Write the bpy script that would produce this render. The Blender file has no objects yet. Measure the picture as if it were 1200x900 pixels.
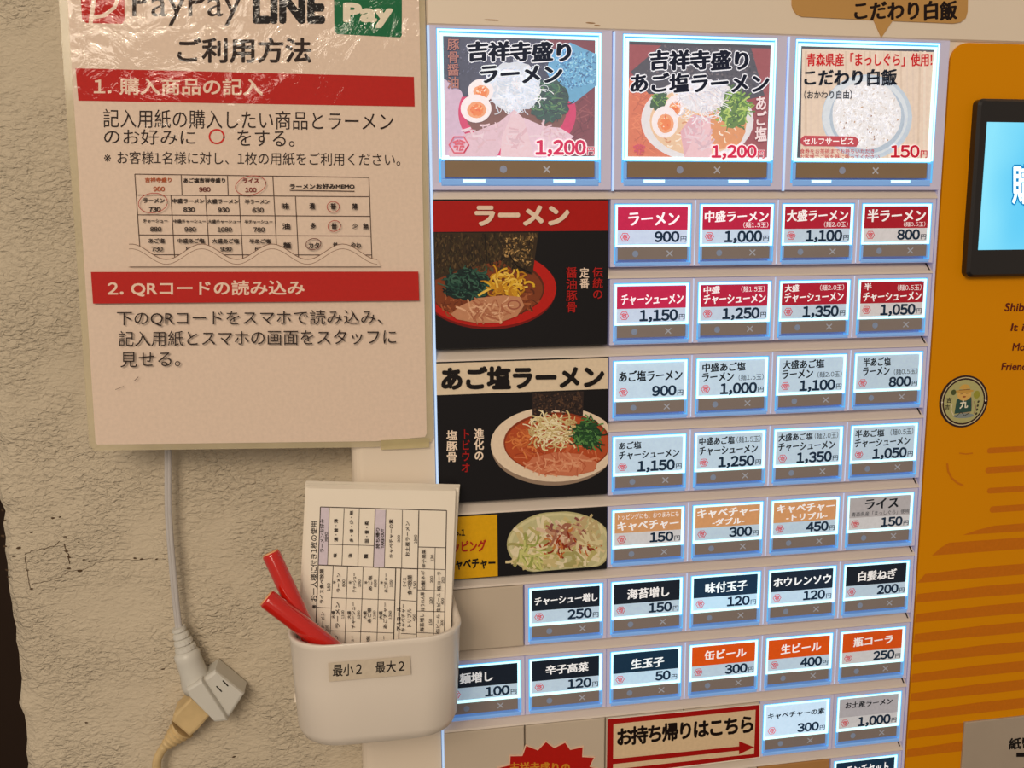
import bpy, math, random
from mathutils import Vector, Matrix
random.seed(7)
S = bpy.context.scene
COL = S.collection
P = 0.052            # metres per column of the button grid
Z0 = 1.35            # height of the first row of small buttons
def W(u, v, c):      # grid units (right, down, into the wall) -> metres
    return Vector((u * P, c * P, Z0 - v * P))

# ---------------------------------------------------------------- camera
CU = (-3.0040391, 0.30624622, -10.2795226)
R = ((0.98432613, 0.00776265, -0.17618685), (-0.0355953, 0.98721498, -0.15536907), (0.17272822, 0.15920526, 0.97201782))
FPX = 1101.33
cd = bpy.data.cameras.new('camera'); cam = bpy.data.objects.new('camera', cd); COL.objects.link(cam); S.camera = cam
cd.sensor_width = 36; cd.lens = FPX / 1200 * 36; cd.clip_start = 0.01; cd.clip_end = 50
def bv(r): return Vector((r[0], r[2], -r[1]))
rt, up, bk = bv(R[0]), -bv(R[1]), -bv(R[2])
M = Matrix.Identity(4)
for i in range(3): M[i][0], M[i][1], M[i][2] = rt[i], up[i], bk[i]
M.translation = W(*CU); cam.matrix_world = M
# ---------------------------------------------------------------- world, lights, exposure
S.view_settings.view_transform = 'Standard'; S.view_settings.look = 'None'
S.view_settings.gamma = 1; S.view_settings.use_curve_mapping = False
S.view_settings.exposure = 0.0
w = bpy.data.worlds.new('world'); S.world = w; w.use_nodes = True
w.node_tree.nodes['Background'].inputs[0].default_value = (1.0, 0.85, 0.70, 1)
w.node_tree.nodes['Background'].inputs[1].default_value = 0.33
def light(kind, name, loc, energy, col, size=0.1, aim=None):
    l = bpy.data.lights.new(name, kind); l.energy = energy; l.color = col
    o = bpy.data.objects.new(name, l); COL.objects.link(o); o.location = loc
    if kind == 'AREA': l.shape = 'SQUARE'; l.size = size
    else: l.shadow_soft_size = size
    if aim is not None:
        o.rotation_euler = (Vector(aim) - Vector(loc)).to_track_quat('-Z', 'Y').to_euler()
    return o
WARM = (1.0, 0.80, 0.58)
light('AREA', 'ceiling_glow', (-0.9, -2.2, 2.25), 27, (1.0, 0.86, 0.70), 1.1, (0, 0, 1.3))
light('POINT', 'downlight', (-0.55, -1.7, 1.98), 11, WARM, 0.05)
light('POINT', 'downlight', (-0.18, -1.75, 2.1), 6, WARM, 0.05)
light('POINT', 'downlight', (-0.95, -1.9, 2.3), 7, WARM, 0.04)

# ---------------------------------------------------------------- materials
def lin(c):
    return tuple((x / 255 / 12.92) if x / 255 <= .04045 else ((x / 255 + .055) / 1.055) ** 2.4 for x in c)
def setin(n, k, v):
    if k in n.inputs: n.inputs[k].default_value = v
def newmat(name):
    m = bpy.data.materials.new(name); m.use_nodes = True
    nt = m.node_tree; return m, nt, nt.nodes['Principled BSDF']
def mat(name, rgb, rough=.5, spec=.5, metal=0, var=.06, scale=60, bump=0, bscale=200, em=0, emc=None, coat=0, trans=0, alpha=1, ior=1.45):
    m, nt, b = newmat(name); N = nt.nodes.new; L = nt.links.new
    c = lin(rgb)
    tc = N('ShaderNodeTexCoord'); nz = N('ShaderNodeTexNoise'); nz.inputs['Scale'].default_value = scale; nz.inputs['Detail'].default_value = 4
    L(tc.outputs['Object'], nz.inputs['Vector'])
    mx = N('ShaderNodeMix'); mx.data_type = 'RGBA'
    mx.inputs[6].default_value = (*[x * (1 - var) for x in c], 1); mx.inputs[7].default_value = (*[min(1, x * (1 + var)) for x in c], 1)
    L(nz.outputs['Fac'], mx.inputs[0]); L(mx.outputs[2], b.inputs['Base Color'])
    setin(b, 'Specular IOR Level', spec); setin(b, 'Roughness', rough); setin(b, 'Metallic', metal); setin(b, 'Coat Weight', coat); setin(b, 'Coat Roughness', .08)
    setin(b, 'Transmission Weight', trans); setin(b, 'Alpha', alpha); setin(b, 'IOR', ior)
    if em:
        setin(b, 'Emission Color', (*lin(emc or rgb), 1)); setin(b, 'Emission Strength', em)
    if bump:
        n2 = N('ShaderNodeTexNoise'); n2.inputs['Scale'].default_value = bscale; n2.inputs['Detail'].default_value = 3
        L(tc.outputs['Object'], n2.inputs['Vector'])
        bp = N('ShaderNodeBump'); bp.inputs['Strength'].default_value = 1; bp.inputs['Distance'].default_value = bump
        L(n2.outputs['Fac'], bp.inputs['Height']); L(bp.outputs['Normal'], b.inputs['Normal'])
    return m
def printmat(name, rough=.45, lit=False, coat=0, bump=0, bscale=12, spec=.2, wrinkle=0):
    """flat print: ink colours from the mesh's colour attribute; 'lit' is a backlit card"""
    m, nt, b = newmat(name); N = nt.nodes.new; L = nt.links.new
    a = N('ShaderNodeAttribute'); a.attribute_name = 'Ink'
    tc = N('ShaderNodeTexCoord'); nz = N('ShaderNodeTexNoise'); nz.inputs['Scale'].default_value = 500; nz.inputs['Detail'].default_value = 3
    L(tc.outputs['Object'], nz.inputs['Vector'])
    mr = N('ShaderNodeMapRange'); mr.inputs[3].default_value = .9; mr.inputs[4].default_value = 1.1; L(nz.outputs['Fac'], mr.inputs[0])
    vm = N('ShaderNodeVectorMath'); vm.operation = 'SCALE'; L(a.outputs['Color'], vm.inputs[0]); L(mr.outputs[0], vm.inputs['Scale'])
    L(vm.outputs[0], b.inputs['Base Color'])
    setin(b, 'Roughness', rough); setin(b, 'Coat Weight', coat); setin(b, 'Coat Roughness', .05); setin(b, 'Specular IOR Level', spec)
    if lit:
        oi = N('ShaderNodeObjectInfo'); v2 = N('ShaderNodeVectorMath'); v2.operation = 'MULTIPLY'
        L(vm.outputs[0], v2.inputs[0]); L(oi.outputs['Color'], v2.inputs[1]); L(v2.outputs[0], b.inputs['Emission Color'])
        L(oi.outputs['Alpha'], b.inputs['Emission Strength'])
    if bump:
        n2 = N('ShaderNodeTexNoise'); n2.inputs['Scale'].default_value = bscale; n2.inputs['Detail'].default_value = 2
        n2.inputs['Distortion'].default_value = 1.2
        L(tc.outputs['Object'], n2.inputs['Vector'])
        bp = N('ShaderNodeBump'); bp.inputs['Strength'].default_value = 1; bp.inputs['Distance'].default_value = bump
        L(n2.outputs['Fac'], bp.inputs['Height'])
        last = bp
        if wrinkle:
            n3 = N('ShaderNodeTexNoise'); n3.inputs['Scale'].default_value = 62; n3.inputs['Detail'].default_value = 4; n3.inputs['Distortion'].default_value = 2
            L(tc.outputs['Object'], n3.inputs['Vector'])
            b3 = N('ShaderNodeBump'); b3.inputs['Strength'].default_value = 1; b3.inputs['Distance'].default_value = wrinkle
            sx = N('ShaderNodeSeparateXYZ'); L(tc.outputs['Object'], sx.inputs[0])
            mk = N('ShaderNodeMapRange'); mk.inputs[1].default_value = .06; mk.inputs[2].default_value = .13; mk.inputs[3].default_value = .06; mk.inputs[4].default_value = 1; L(sx.outputs['Z'], mk.inputs[0])
            mm = N('ShaderNodeMath'); mm.operation = 'MULTIPLY'; L(n3.outputs['Fac'], mm.inputs[0]); L(mk.outputs[0], mm.inputs[1])
            ma = N('ShaderNodeMath'); ma.operation = 'MULTIPLY'; L(n2.outputs['Fac'], ma.inputs[0]); L(mk.outputs[0], ma.inputs[1]); L(ma.outputs[0], bp.inputs['Height'])
            L(mm.outputs[0], b3.inputs['Height']); L(bp.outputs['Normal'], b3.inputs['Normal']); last = b3
        if coat: L(last.outputs['Normal'], b.inputs['Coat Normal'])
        else: L(last.outputs['Normal'], b.inputs['Normal'])
    return m
M_CREAM = mat('cream_enamel', (226, 212, 194), .35, var=.03, scale=12)
M_LEDGE = mat('cream_ledge', (214, 202, 190), .3, var=.04, scale=30)
M_FRAME = mat('lavender_white_plastic', (206, 202, 216), .3, var=.03, em=.09, emc=(130, 150, 255))  # faint blue emission stands in for button light caught by the plastic
M_BLANK = mat('blank_cover', (196, 182, 164), .4, var=.04, scale=20)
M_BACK = mat('machine_steel', (150, 142, 134), .4, metal=.2)
M_RIM = mat('light_rim', (190, 240, 255), .2, em=1.05, emc=(196, 252, 255))
M_RIMB = mat('light_rim_outer', (90, 175, 235), .2, em=.55, emc=(95, 190, 245))
M_LENS = mat('clear_lens', (130, 172, 220), .12, em=.36, emc=(96, 150, 225), coat=.5)
M_STRIPD = mat('indicator_strip', (136, 124, 116), .3, em=.05, emc=(110, 120, 150))
M_EDGE = mat('acrylic_edge', (200, 225, 250), .15, em=.5, emc=(160, 200, 255))
M_BRONZE = mat('bronze_strip', (136, 114, 90), .3, em=.04)
M_DARK = mat('dark_slot', (40, 32, 28), .6)
M_BEZEL = mat('black_bezel', (26, 22, 22), .35, coat=.3, bump=.00002, bscale=900)
M_LIT = printmat('backlit_print', .4, lit=True, coat=.1)
M_PRINT = printmat('matte_print', .5)
M_PANEL = printmat('glossy_panel_print', .5, coat=.12, bump=.0003, bscale=9)
M_LAM = printmat('laminated_print', .6, coat=1.0, bump=.0045, bscale=18, wrinkle=.0016, spec=.1)
M_STICK = printmat('sticker_print', .3, coat=.5, bump=.0010, bscale=25)
M_LAMEDGE = mat('laminate_film', (214, 200, 165), .15, coat=.8, var=.12, alpha=.45)
M_TAPE = mat('clear_tape', (215, 200, 150), .15, var=.15, alpha=.55, coat=.6)
M_PAPER = mat('slip_paper', (232, 222, 206), .7, var=.02)
M_WHITEP = mat('white_plastic', (226, 216, 204), .28, var=.02, coat=.15)
M_RED = mat('red_barrel', (196, 26, 14), .16, coat=.8, var=.05)
M_CORD = mat('grey_cord', (190, 186, 184), .4)
M_PLUG = mat('grey_white_plug', (206, 204, 196), .35, var=.04)
M_OLD = mat('yellowed_plug', (206, 180, 132), .45, var=.22, scale=90)
M_BROWN = mat('dark_brown_beyond', (46, 28, 14), .8)
M_FLOOR = mat('grey_floor', (90, 82, 74), .6, var=.15, scale=8)

# ---------------------------------------------------------------- object helpers
ORG = {}
def tag(o, label=None, cat=None, group=None, kind=None):
    if label: o['label'] = label
    if cat: o['category'] = cat
    if group: o['group'] = group
    if kind: o['kind'] = kind
    return o
def empty(name, uvc, label, cat, group=None):
    o = bpy.data.objects.new(name, None); COL.objects.link(o); o.location = W(*uvc); o.empty_display_size = .02
    ORG[o.name] = W(*uvc); return tag(o, label, cat, group)
def mesh(name, verts, faces, material, parent=None, inks=None, smooth=False, at=None, metric=False, mats=None):
    """verts in grid units (u,v,c); the object sits at its parent's origin (or at 'at')"""
    org = ORG[parent.name] if parent else (W(*at) if at else Vector((0, 0, 0)))
    me = bpy.data.meshes.new(name)
    vv = [(Vector(p) if metric else W(*p)) - org for p in verts]
    me.from_pydata(vv, [], faces); me.materials.append(material)
    if inks:
        ca = me.color_attributes.new('Ink', 'FLOAT_COLOR', 'CORNER')
        flat = []
        for f, c in zip(faces, inks): flat += [c[0], c[1], c[2], 1.0] * len(f)
        ca.data.foreach_set('color', flat)
    if smooth: me.polygons.foreach_set('use_smooth', [True] * len(faces))
    me.update()
    o = bpy.data.objects.new(name, me); COL.objects.link(o)
    if parent: o.parent = parent
    else: o.location = org
    ORG[o.name] = org
    return o
class MB:                                   # collects boxes / rings / tubes in grid units
    def __init__(s): s.v = []; s.f = []
    def box(s, u0, u1, v0, v1, c0, c1, bev=0):
        """c0 is the front; bev chamfers the front edges"""
        n = len(s.v); b = bev
        s.v += [(u0, v0, c1), (u1, v0, c1), (u1, v1, c1), (u0, v1, c1)]
        if b:
            s.v += [(u0, v0, c0 + b), (u1, v0, c0 + b), (u1, v1, c0 + b), (u0, v1, c0 + b)]
            s.v += [(u0 + b, v0 + b, c0), (u1 - b, v0 + b, c0), (u1 - b, v1 - b, c0), (u0 + b, v1 - b, c0)]
            L = [0, 4, 8]
        else:
            s.v += [(u0, v0, c0), (u1, v0, c0), (u1, v1, c0), (u0, v1, c0)]; L = [0, 4]
        for a, d in zip(L, L[1:]):
            for i in range(4):
                j = (i + 1) % 4; s.f.append((n + a + i, n + a + j, n + d + j, n + d + i))
        e = L[-1]; s.f.append((n + e, n + e + 1, n + e + 2, n + e + 3)); s.f.append((n + 3, n + 2, n + 1, n))
        return s
    def ring(s, o, i, co, ci, back):
        """rectangular frame: outer rect o (u0,u1,v0,v1) at depth co, inner rect i at depth ci, closed to depth back"""
        n = len(s.v)
        for (a, b, c, d), z in ((o, back), (o, co), (i, ci), (i, back)):
            s.v += [(a, c, z), (b, c, z), (b, d, z), (a, d, z)]
        for a in range(3):
            for k in range(4):
                j = (k + 1) % 4; s.f.append((n + a * 4 + k, n + a * 4 + j, n + a * 4 + 4 + j, n + a * 4 + 4 + k))
        for k in range(4):
            j = (k + 1) % 4; s.f.append((n + 12 + k, n + 12 + j, n + j, n + k))
        return s
    def tube(s, pts, rads, seg=14, cap=True):
        """pts in grid units"""
        n0 = len(s.v); up = Vector((0.13, 0.2, 1)); prev = None
        for k, (p, r) in enumerate(zip(pts, rads)):
            p = Vector(p); a = Vector(pts[max(k - 1, 0)]); b = Vector(pts[min(k + 1, len(pts) - 1)])
            t = (b - a).normalized()
            x = (prev - t * prev.dot(t)).normalized() if prev is not None else t.cross(up).normalized()
            prev = x; y = t.cross(x)
            for q in range(seg):
                an = 2 * math.pi * q / seg; s.v.append(tuple(p + (x * math.cos(an) + y * math.sin(an)) * r))
        for k in range(len(pts) - 1):
            for q in range(seg):
                j = (q + 1) % seg; s.f.append((n0 + k * seg + q, n0 + k * seg + j, n0 + (k + 1) * seg + j, n0 + (k + 1) * seg + q))
        if cap:
            s.f.append(tuple(n0 + q for q in range(seg))[::-1]); s.f.append(tuple(n0 + (len(pts) - 1) * seg + q for q in range(seg)))
        return s
    def loft(s, rings, cap=True):
        n0 = len(s.v); m = len(rings[0])
        for r in rings: s.v += [tuple(p) for p in r]
        for k in range(len(rings) - 1):
            for q in range(m):
                j = (q + 1) % m; s.f.append((n0 + k * m + q, n0 + k * m + j, n0 + (k + 1) * m + j, n0 + (k + 1) * m + q))
        if cap:
            s.f.append(tuple(n0 + q for q in range(m))[::-1]); s.f.append(tuple(n0 + (len(rings) - 1) * m + q for q in range(m)))
        return s
    def build(s, name, material, parent=None, smooth=False, at=None):
        return mesh(name, s.v, s.f, material, parent, smooth=smooth, at=at)

# the plane measure: where a sight line of the survey meets the machine's front (depth c)
def un(x, y, c=0.0):
    a, b = (x - 600) / FPX, (y - 450) / FPX
    d = [R[0][i] * a + R[1][i] * b + R[2][i] for i in range(3)]
    s = (c - CU[2]) / d[2]
    return (CU[0] + s * d[0], CU[1] + s * d[1])

# ---------------------------------------------------------------- lettering
GC = {}
def glyph(ch):
    if ch in GC: return GC[ch]
    full = ch in '0123456789,.()!'
    cu = bpy.data.curves.new('glyph', 'FONT'); cu.resolution_u = 3
    o = bpy.data.objects.new('glyph', cu); COL.objects.link(o)
    def mk(body):
        cu.body = body; bpy.context.view_layer.update()
        me = bpy.data.meshes.new_from_object(o.evaluated_get(bpy.context.evaluated_depsgraph_get()))
        v = [(p.co.x, p.co.y) for p in me.vertices]; f = [tuple(p.vertices) for p in me.polygons]
        bpy.data.meshes.remove(me); return v, f
    v, f = mk(chr(ord(ch) + 0xFEE0) if full else ch)
    if full:
        adv = ADV * (.6 if ch.isdigit() else .36); a, b = min(p[0] for p in v), max(p[0] for p in v)
        sh = (adv - (a + b)) / 2; v = [(p[0] + sh, p[1]) for p in v]
    elif ord(ch) > 0x2000: adv = ADV
    else: adv = max(p[0] for p in mk(ch + 'I')[0]) - max(p[0] for p in mk('I')[0])
    bpy.data.objects.remove(o); bpy.data.curves.remove(cu)
    GC[ch] = (v, f, adv); return GC[ch]
def _adv():
    cu = bpy.data.curves.new('g', 'FONT'); cu.body = '国国'; o = bpy.data.objects.new('g', cu); COL.objects.link(o)
    a = o.evaluated_get(bpy.context.evaluated_depsgraph_get()).dimensions.x; cu.body = '国'; bpy.context.view_layer.update()
    b = o.evaluated_get(bpy.context.evaluated_depsgraph_get()).dimensions.x
    bpy.data.objects.remove(o); bpy.data.curves.remove(cu); return a - b
ADV = _adv()
SP = 0.5
def layout(s, off, kern=1.0, rise=0.0, dx=0.0, vertical=False, lean=0.0, halo=0.0):
    V = []; F = []; x = 0; y = 0; lay = 0
    if halo: sh = [((halo + off) * math.cos(math.pi * q / 4) * 1.1, (halo + off) * math.sin(math.pi * q / 4)) for q in range(8)]
    elif off + dx < .008: sh = [(0, 0)]
    elif off < .012 and dx: sh = [(-dx, -off), (dx, off)]
    elif off < .019: sh = [((off + dx) * a, off * b) for a, b in ((-1, -1), (1, -1), (1, 1), (-1, 1))]
    else: sh = [((off + dx) * 1.15 * math.cos(math.pi * q / 4), off * 1.15 * math.sin(math.pi * q / 4)) for q in range(8)]
    for ch in s:
        if ch in ' 　': x += ADV * (.3 if ch == ' ' else 1); continue
        v, f, adv = glyph(ch)
        cx = (adv if not vertical else ADV) / 2
        for d, e in sh:
            n = len(V)
            if vertical and ch == 'ー': V += [(cx + (p[1] - .37) + d, .37 - (p[0] - cx) + y + e, lay) for p in v]
            else: V += [(p[0] + x + d + lean * p[1], p[1] + y + e + rise * (p[0] - cx), lay) for p in v]
            F += [tuple(i + n for i in q) for q in f]; lay += 1
        if vertical: y -= ADV * kern
        else: x += adv * kern
    return V, F

class Art:
    """flat print laid up in thin ink layers on a plane"""
    def __init__(s, c=0.0, px=True, plane=None):
        s.c = c; s.z = c; s.px = px; s.v = []; s.f = []; s.k = []; s.plane = plane; s.cl = None; s.words = set()
    def _p(s, p):
        if s.px:
            return un(p[0], p[1], s.c)
        return p
    def up(s, d=.00012): s.z -= d
    def poly(s, pts, col, fine=False, raw=False):
        s.up(.000012 if fine else .00012)
        n = len(s.v); s.v += [((*(p if raw else s._p(p)), s.z)) for p in pts]
        s.f.append(tuple(range(n, n + len(pts)))); s.k.append(lin(col)); return s
    def rect(s, x0, y0, x1, y1, col): return s.poly([(x0, y0), (x1, y0), (x1, y1), (x0, y1)], col)
    def urect(s, u0, v0, u1, v1, col): return s.poly([(u0, v0), (u1, v0), (u1, v1), (u0, v1)], col, raw=True)
    def ell(s, cx, cy, rx, ry, col, rot=0, n=32, jit=0, fine=False, a0=0, a1=360):
        t = math.radians(rot); P_ = []
        for i in range(n):
            a = math.radians(a0 + (a1 - a0) * i / (n if a1 - a0 == 360 else n - 1)); k = 1 + random.uniform(-jit, jit)
            x, y = rx * math.cos(a) * k, ry * math.sin(a) * k
            P_.append((cx + x * math.cos(t) - y * math.sin(t), cy + x * math.sin(t) + y * math.cos(t)))
        return s.poly(P_, col, fine)
    def line(s, pts, wd, col, fine=True, closed=False, taper=False):
        if s.cl and any(not (s.cl[0] < p[0] < s.cl[2] and s.cl[1] < p[1] < s.cl[3]) for p in pts): return s
        s.up(.000012 if fine else .00012)
        if closed: pts = list(pts) + [pts[0], pts[1]]
        Lf = []; m = len(pts)
        for k, p in enumerate(pts):
            a = pts[max(k - 1, 0)]; b = pts[min(k + 1, m - 1)]
            dx, dy = b[0] - a[0], b[1] - a[1]; l = math.hypot(dx, dy) or 1
            h = wd / 2 * ((1 - abs(2 * k / (m - 1) - 1) * .8) if taper else 1)
            Lf.append(((p[0] - dy / l * h, p[1] + dx / l * h), (p[0] + dy / l * h, p[1] - dx / l * h)))
        for q, r in zip(Lf, Lf[1:]):
            n = len(s.v); s.v += [(*s._p(t), s.z) for t in (q[0], q[1], r[1], r[0])]
            s.f.append((n, n + 1, n + 2, n + 3)); s.k.append(lin(col))
        return s
    def ringline(s, cx, cy, rx, ry, wd, col, rot=0, n=28):
        t = math.radians(rot)
        return s.line([(cx + rx * math.cos(a) * math.cos(t) - ry * math.sin(a) * math.sin(t), cy + rx * math.cos(a) * math.sin(t) + ry * math.sin(a) * math.cos(t)) for a in [2 * math.pi * i / n for i in range(n)]], wd, col, closed=True)
    def text(s, t, x0, y0, x1, y1, col, off=.01, halo=None, hw=.05, kern=1.0, rise=0, dx=0, vertical=False, rot=0, lean=0, slope=0):
        """ink box (x0,y0)-(x1,y1) on the page; rot=1 reads bottom-to-top; slope lowers the right end by that much"""
        V, F = layout(t, off, kern, rise, dx, vertical, lean)
        ax, bx = min(p[0] for p in V), max(p[0] for p in V); ay, by = min(p[1] for p in V), max(p[1] for p in V)
        def put(V, F, col):
            s.up(); n = len(s.v)
            for p in V:
                a = (p[0] - ax) / (bx - ax); b = (p[1] - ay) / (by - ay)
                if rot: x = x0 + (1 - b) * (x1 - x0); y = y1 - a * (y1 - y0)
                else: x = x0 + a * (x1 - x0); y = y1 - b * (y1 - y0) + slope * a
                s.v.append((*s._p((x, y)), s.z - p[2] * .00002))
            s.z -= (V[-1][2] + 1) * .00002
            s.f.extend(tuple(i + n for i in q) for q in F); s.words.update(range(len(s.k), len(s.k) + len(F))); s.k.extend([lin(col)] * len(F))
        if halo:
            V2, F2 = layout(t, off, kern, rise, dx, vertical, lean, halo=hw); put(V2, F2, halo)
        put(V, F, col); return s
    def scatter(s, n, inside, size, cols, elong=2.5, rots=(0, 180)):
        for _ in range(n):
            x, y = inside(); r = random.uniform(*size)
            s.ell(x, y, r * random.uniform(1, elong), r, random.choice(cols), random.uniform(*rots), n=5, fine=True)
        return s
    def strands(s, n, cx, cy, rx, ry, cols, wd=1.2, ln=12, curl=1.2):
        for _ in range(n):
            a = random.uniform(0, 6.28); r = math.sqrt(random.random())
            x, y = cx + rx * r * math.cos(a), cy + ry * r * math.sin(a)
            d = random.uniform(0, 6.28); c = random.uniform(-curl, curl); pts = []; m = 5
            for k in range(m + 1):
                pts.append((x, y)); x += ln / m * math.cos(d); y += ln / m * math.sin(d) * .8; d += c / 2
            s.line(pts, wd * random.uniform(.6, 1.2), random.choice(cols))
        return s
    def build(s, name, material, parent, at=None, label=None):
        v = s.v
        if s.plane: v = [s.plane(p) for p in v]
        o = mesh(name, v, s.f, material, parent, inks=s.k, at=at)
        if label: o['label'] = label
        return o
def in_ell(cx, cy, rx, ry):
    def f():
        a = random.uniform(0, 6.283); r = math.sqrt(random.random()); return cx + rx * r * math.cos(a), cy + ry * r * math.sin(a)
    return f
def in_quad(a, b, c, d):
    def f():
        s_, t = random.random(), random.random()
        return ((a[0] * (1 - s_) + b[0] * s_) * (1 - t) + (d[0] * (1 - s_) + c[0] * s_) * t, (a[1] * (1 - s_) + b[1] * s_) * (1 - t) + (d[1] * (1 - s_) + c[1] * s_) * t)
    return f

# ================================================================= SETTING
WC = 0.75                                          # depth of the plaster wall behind the machine's face
def build_wall():
    m, nt, b = newmat('rough_plaster'); N = nt.nodes.new; L = nt.links.new
    tc = N('ShaderNodeTexCoord'); mp = N('ShaderNodeMapping'); mp.inputs['Scale'].default_value = (1, 1, 1.7); mp.inputs['Rotation'].default_value = (0, .35, 0)
    L(tc.outputs['Object'], mp.inputs['Vector'])
    n1 = N('ShaderNodeTexNoise'); n1.inputs['Scale'].default_value = 9; n1.inputs['Detail'].default_value = 5
    L(tc.outputs['Object'], n1.inputs['Vector'])
    cr = N('ShaderNodeMix'); cr.data_type = 'RGBA'; cr.inputs[6].default_value = (*lin((191, 178, 156)), 1); cr.inputs[7].default_value = (*lin((209, 196, 173)), 1)
    L(n1.outputs['Fac'], cr.inputs[0]); L(cr.outputs[2], b.inputs['Base Color']); setin(b, 'Roughness', .85)
    n2 = N('ShaderNodeTexNoise'); n2.inputs['Scale'].default_value = 250; n2.inputs['Detail'].default_value = 2.5; n2.inputs['Distortion'].default_value = .7; n2.inputs['Roughness'].default_value = .55
    L(mp.outputs[0], n2.inputs['Vector'])
    n3 = N('ShaderNodeTexNoise'); n3.inputs['Scale'].default_value = 22; n3.inputs['Detail'].default_value = 3; L(tc.outputs['Object'], n3.inputs['Vector'])
    mr = N('ShaderNodeMapRange'); mr.inputs[1].default_value = .38; mr.inputs[2].default_value = .62; mr.inputs[3].default_value = .3; mr.inputs[4].default_value = 1.0; L(n3.outputs['Fac'], mr.inputs[0])
    mu = N('ShaderNodeMath'); mu.operation = 'MULTIPLY'; L(n2.outputs['Fac'], mu.inputs[0]); L(mr.outputs[0], mu.inputs[1])
    bp = N('ShaderNodeBump'); bp.inputs['Strength'].default_value = 1; bp.inputs['Distance'].default_value = .0034
    L(mu.outputs[0], bp.inputs['Height'])
    b2 = N('ShaderNodeBump'); b2.inputs['Strength'].default_value = 1; b2.inputs['Distance'].default_value = .0015
    L(n3.outputs['Fac'], b2.inputs['Height']); L(bp.outputs[0], b2.inputs['Normal']); L(b2.outputs[0], b.inputs['Normal'])
    # slab with a chipped left arris
    uL = un(16, 780, WC)[0]
    V = []; F = []
    rows = 90; v0, v1 = -22.0, (Z0 / P)
    vs = [v0 + (v1 - v0) * i / 20 for i in range(8)]
    vs = sorted(set([v0, -10, -6] + [-3 + 14 * i / rows for i in range(rows + 1)] + [14, v1]))
    rnd = random.Random(3)
    for v in vs:
        j = rnd.uniform(-.035, .035) if -3 < v < 11 else 0
        e = uL + j
        V += [(e + .02, v, WC + 3), (e, v, WC + .12), (e + .09 + j, v, WC + .02), (e + .2, v, WC), (9.5, v, WC), (9.5, v, WC + 3)]
    for k in range(len(vs) - 1):
        for q in range(5): F.append((k * 6 + q, k * 6 + q + 1, k * 6 + 7 + q, k * 6 + 6 + q))
        F.append((k * 6 + 5, k * 6, k * 6 + 6, k * 6 + 11))
    F.append(tuple(range(5, -1, -1))); F.append(tuple((len(vs) - 1) * 6 + q for q in range(6)))
    wall = mesh('wall_back', V, F, m, None); tag(wall, kind='structure')
    # cracks and pits in the plaster
    mc = mat('plaster_crack', (84, 66, 48), .95)
    A = Art(WC - .004)
    def crack(pts, wd):
        q = []
        for a, b_ in zip(pts, pts[1:]):
            for i in range(5):
                t = i / 5; q.append((a[0] + (b_[0] - a[0]) * t + rnd.uniform(-.9, .9), a[1] + (b_[1] - a[1]) * t + rnd.uniform(-.8, .8)))
        A.line(q, wd, (84, 66, 48), taper=False)
    crack([(29, 650), (38, 645), (52, 643), (64, 640), (72, 632)], .7)
    crack([(29, 652), (31, 664), (34, 680), (36, 692)], .8)
    crack([(36, 685), (55, 681), (70, 677), (80, 669), (97, 668), (112, 660), (130, 656), (155, 656), (186, 655)], .5)
    crack([(75, 637), (80, 650), (82, 664)], 1.2)
    for x, y, r in ((62, 607, 3), (70, 606, 2), (37, 624, 2), (3, 628, 3.2), (6, 640, 3), (22, 642, 3.4), (16, 652, 2), (76, 629, 2.2), (78, 646, 2.4), (81, 653, 2.2), (81, 666, 2.6),
                    (32, 668, 2), (37, 690, 2.5), (93, 669, 3), (98, 656, 2), (105, 658, 2), (8, 668, 2.2), (10, 676, 2.4), (158, 654, 3), (166, 655, 2.5), (184, 655, 2), (191, 784, 2.4), (101, 847, 2), (274, 887, 2.2), (6, 610, 2), (92, 635, 1.6), (3, 598, 1.6)):
        A.ell(x, y, r, r * .45, (80, 62, 44), rnd.uniform(-20, 20), n=7, jit=.35)
    o = A.build('crack', M_PRINT, wall); o['kind'] = 'stuff'
    fl = MB().box(-40, 30, Z0 / P, Z0 / P + 1, -45, 22).build('floor', M_FLOOR); tag(fl, kind='structure')
    bk_ = MB().box(-40, 30, -22, Z0 / P, 22, 23).build('wall_far', M_BROWN); tag(bk_, kind='structure')  # added for the dark space past the wall edge, darkness put into its colour
build_wall()

# ================================================================= TICKET MACHINE
mach = empty('ticket_machine', (1.0, Z0 / P, WC / 2), 'cream meal ticket vending machine with backlit menu buttons and yellow front panel', 'vending machine')
BOT = Z0 / P
BP = .14                                             # depth of the recessed back plate behind the button rows
cab = MB()
cab.box(-2.985, 8.6, -7, BOT, .02, WC, bev=.0)       # placeholder body, replaced by strips below
cab = MB()
cab.box(-2.05, 4.0, -1.84, BOT, BP + .02, WC - .01)               # core behind the button field
cab.build('cabinet', M_BACK, mach)
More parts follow.
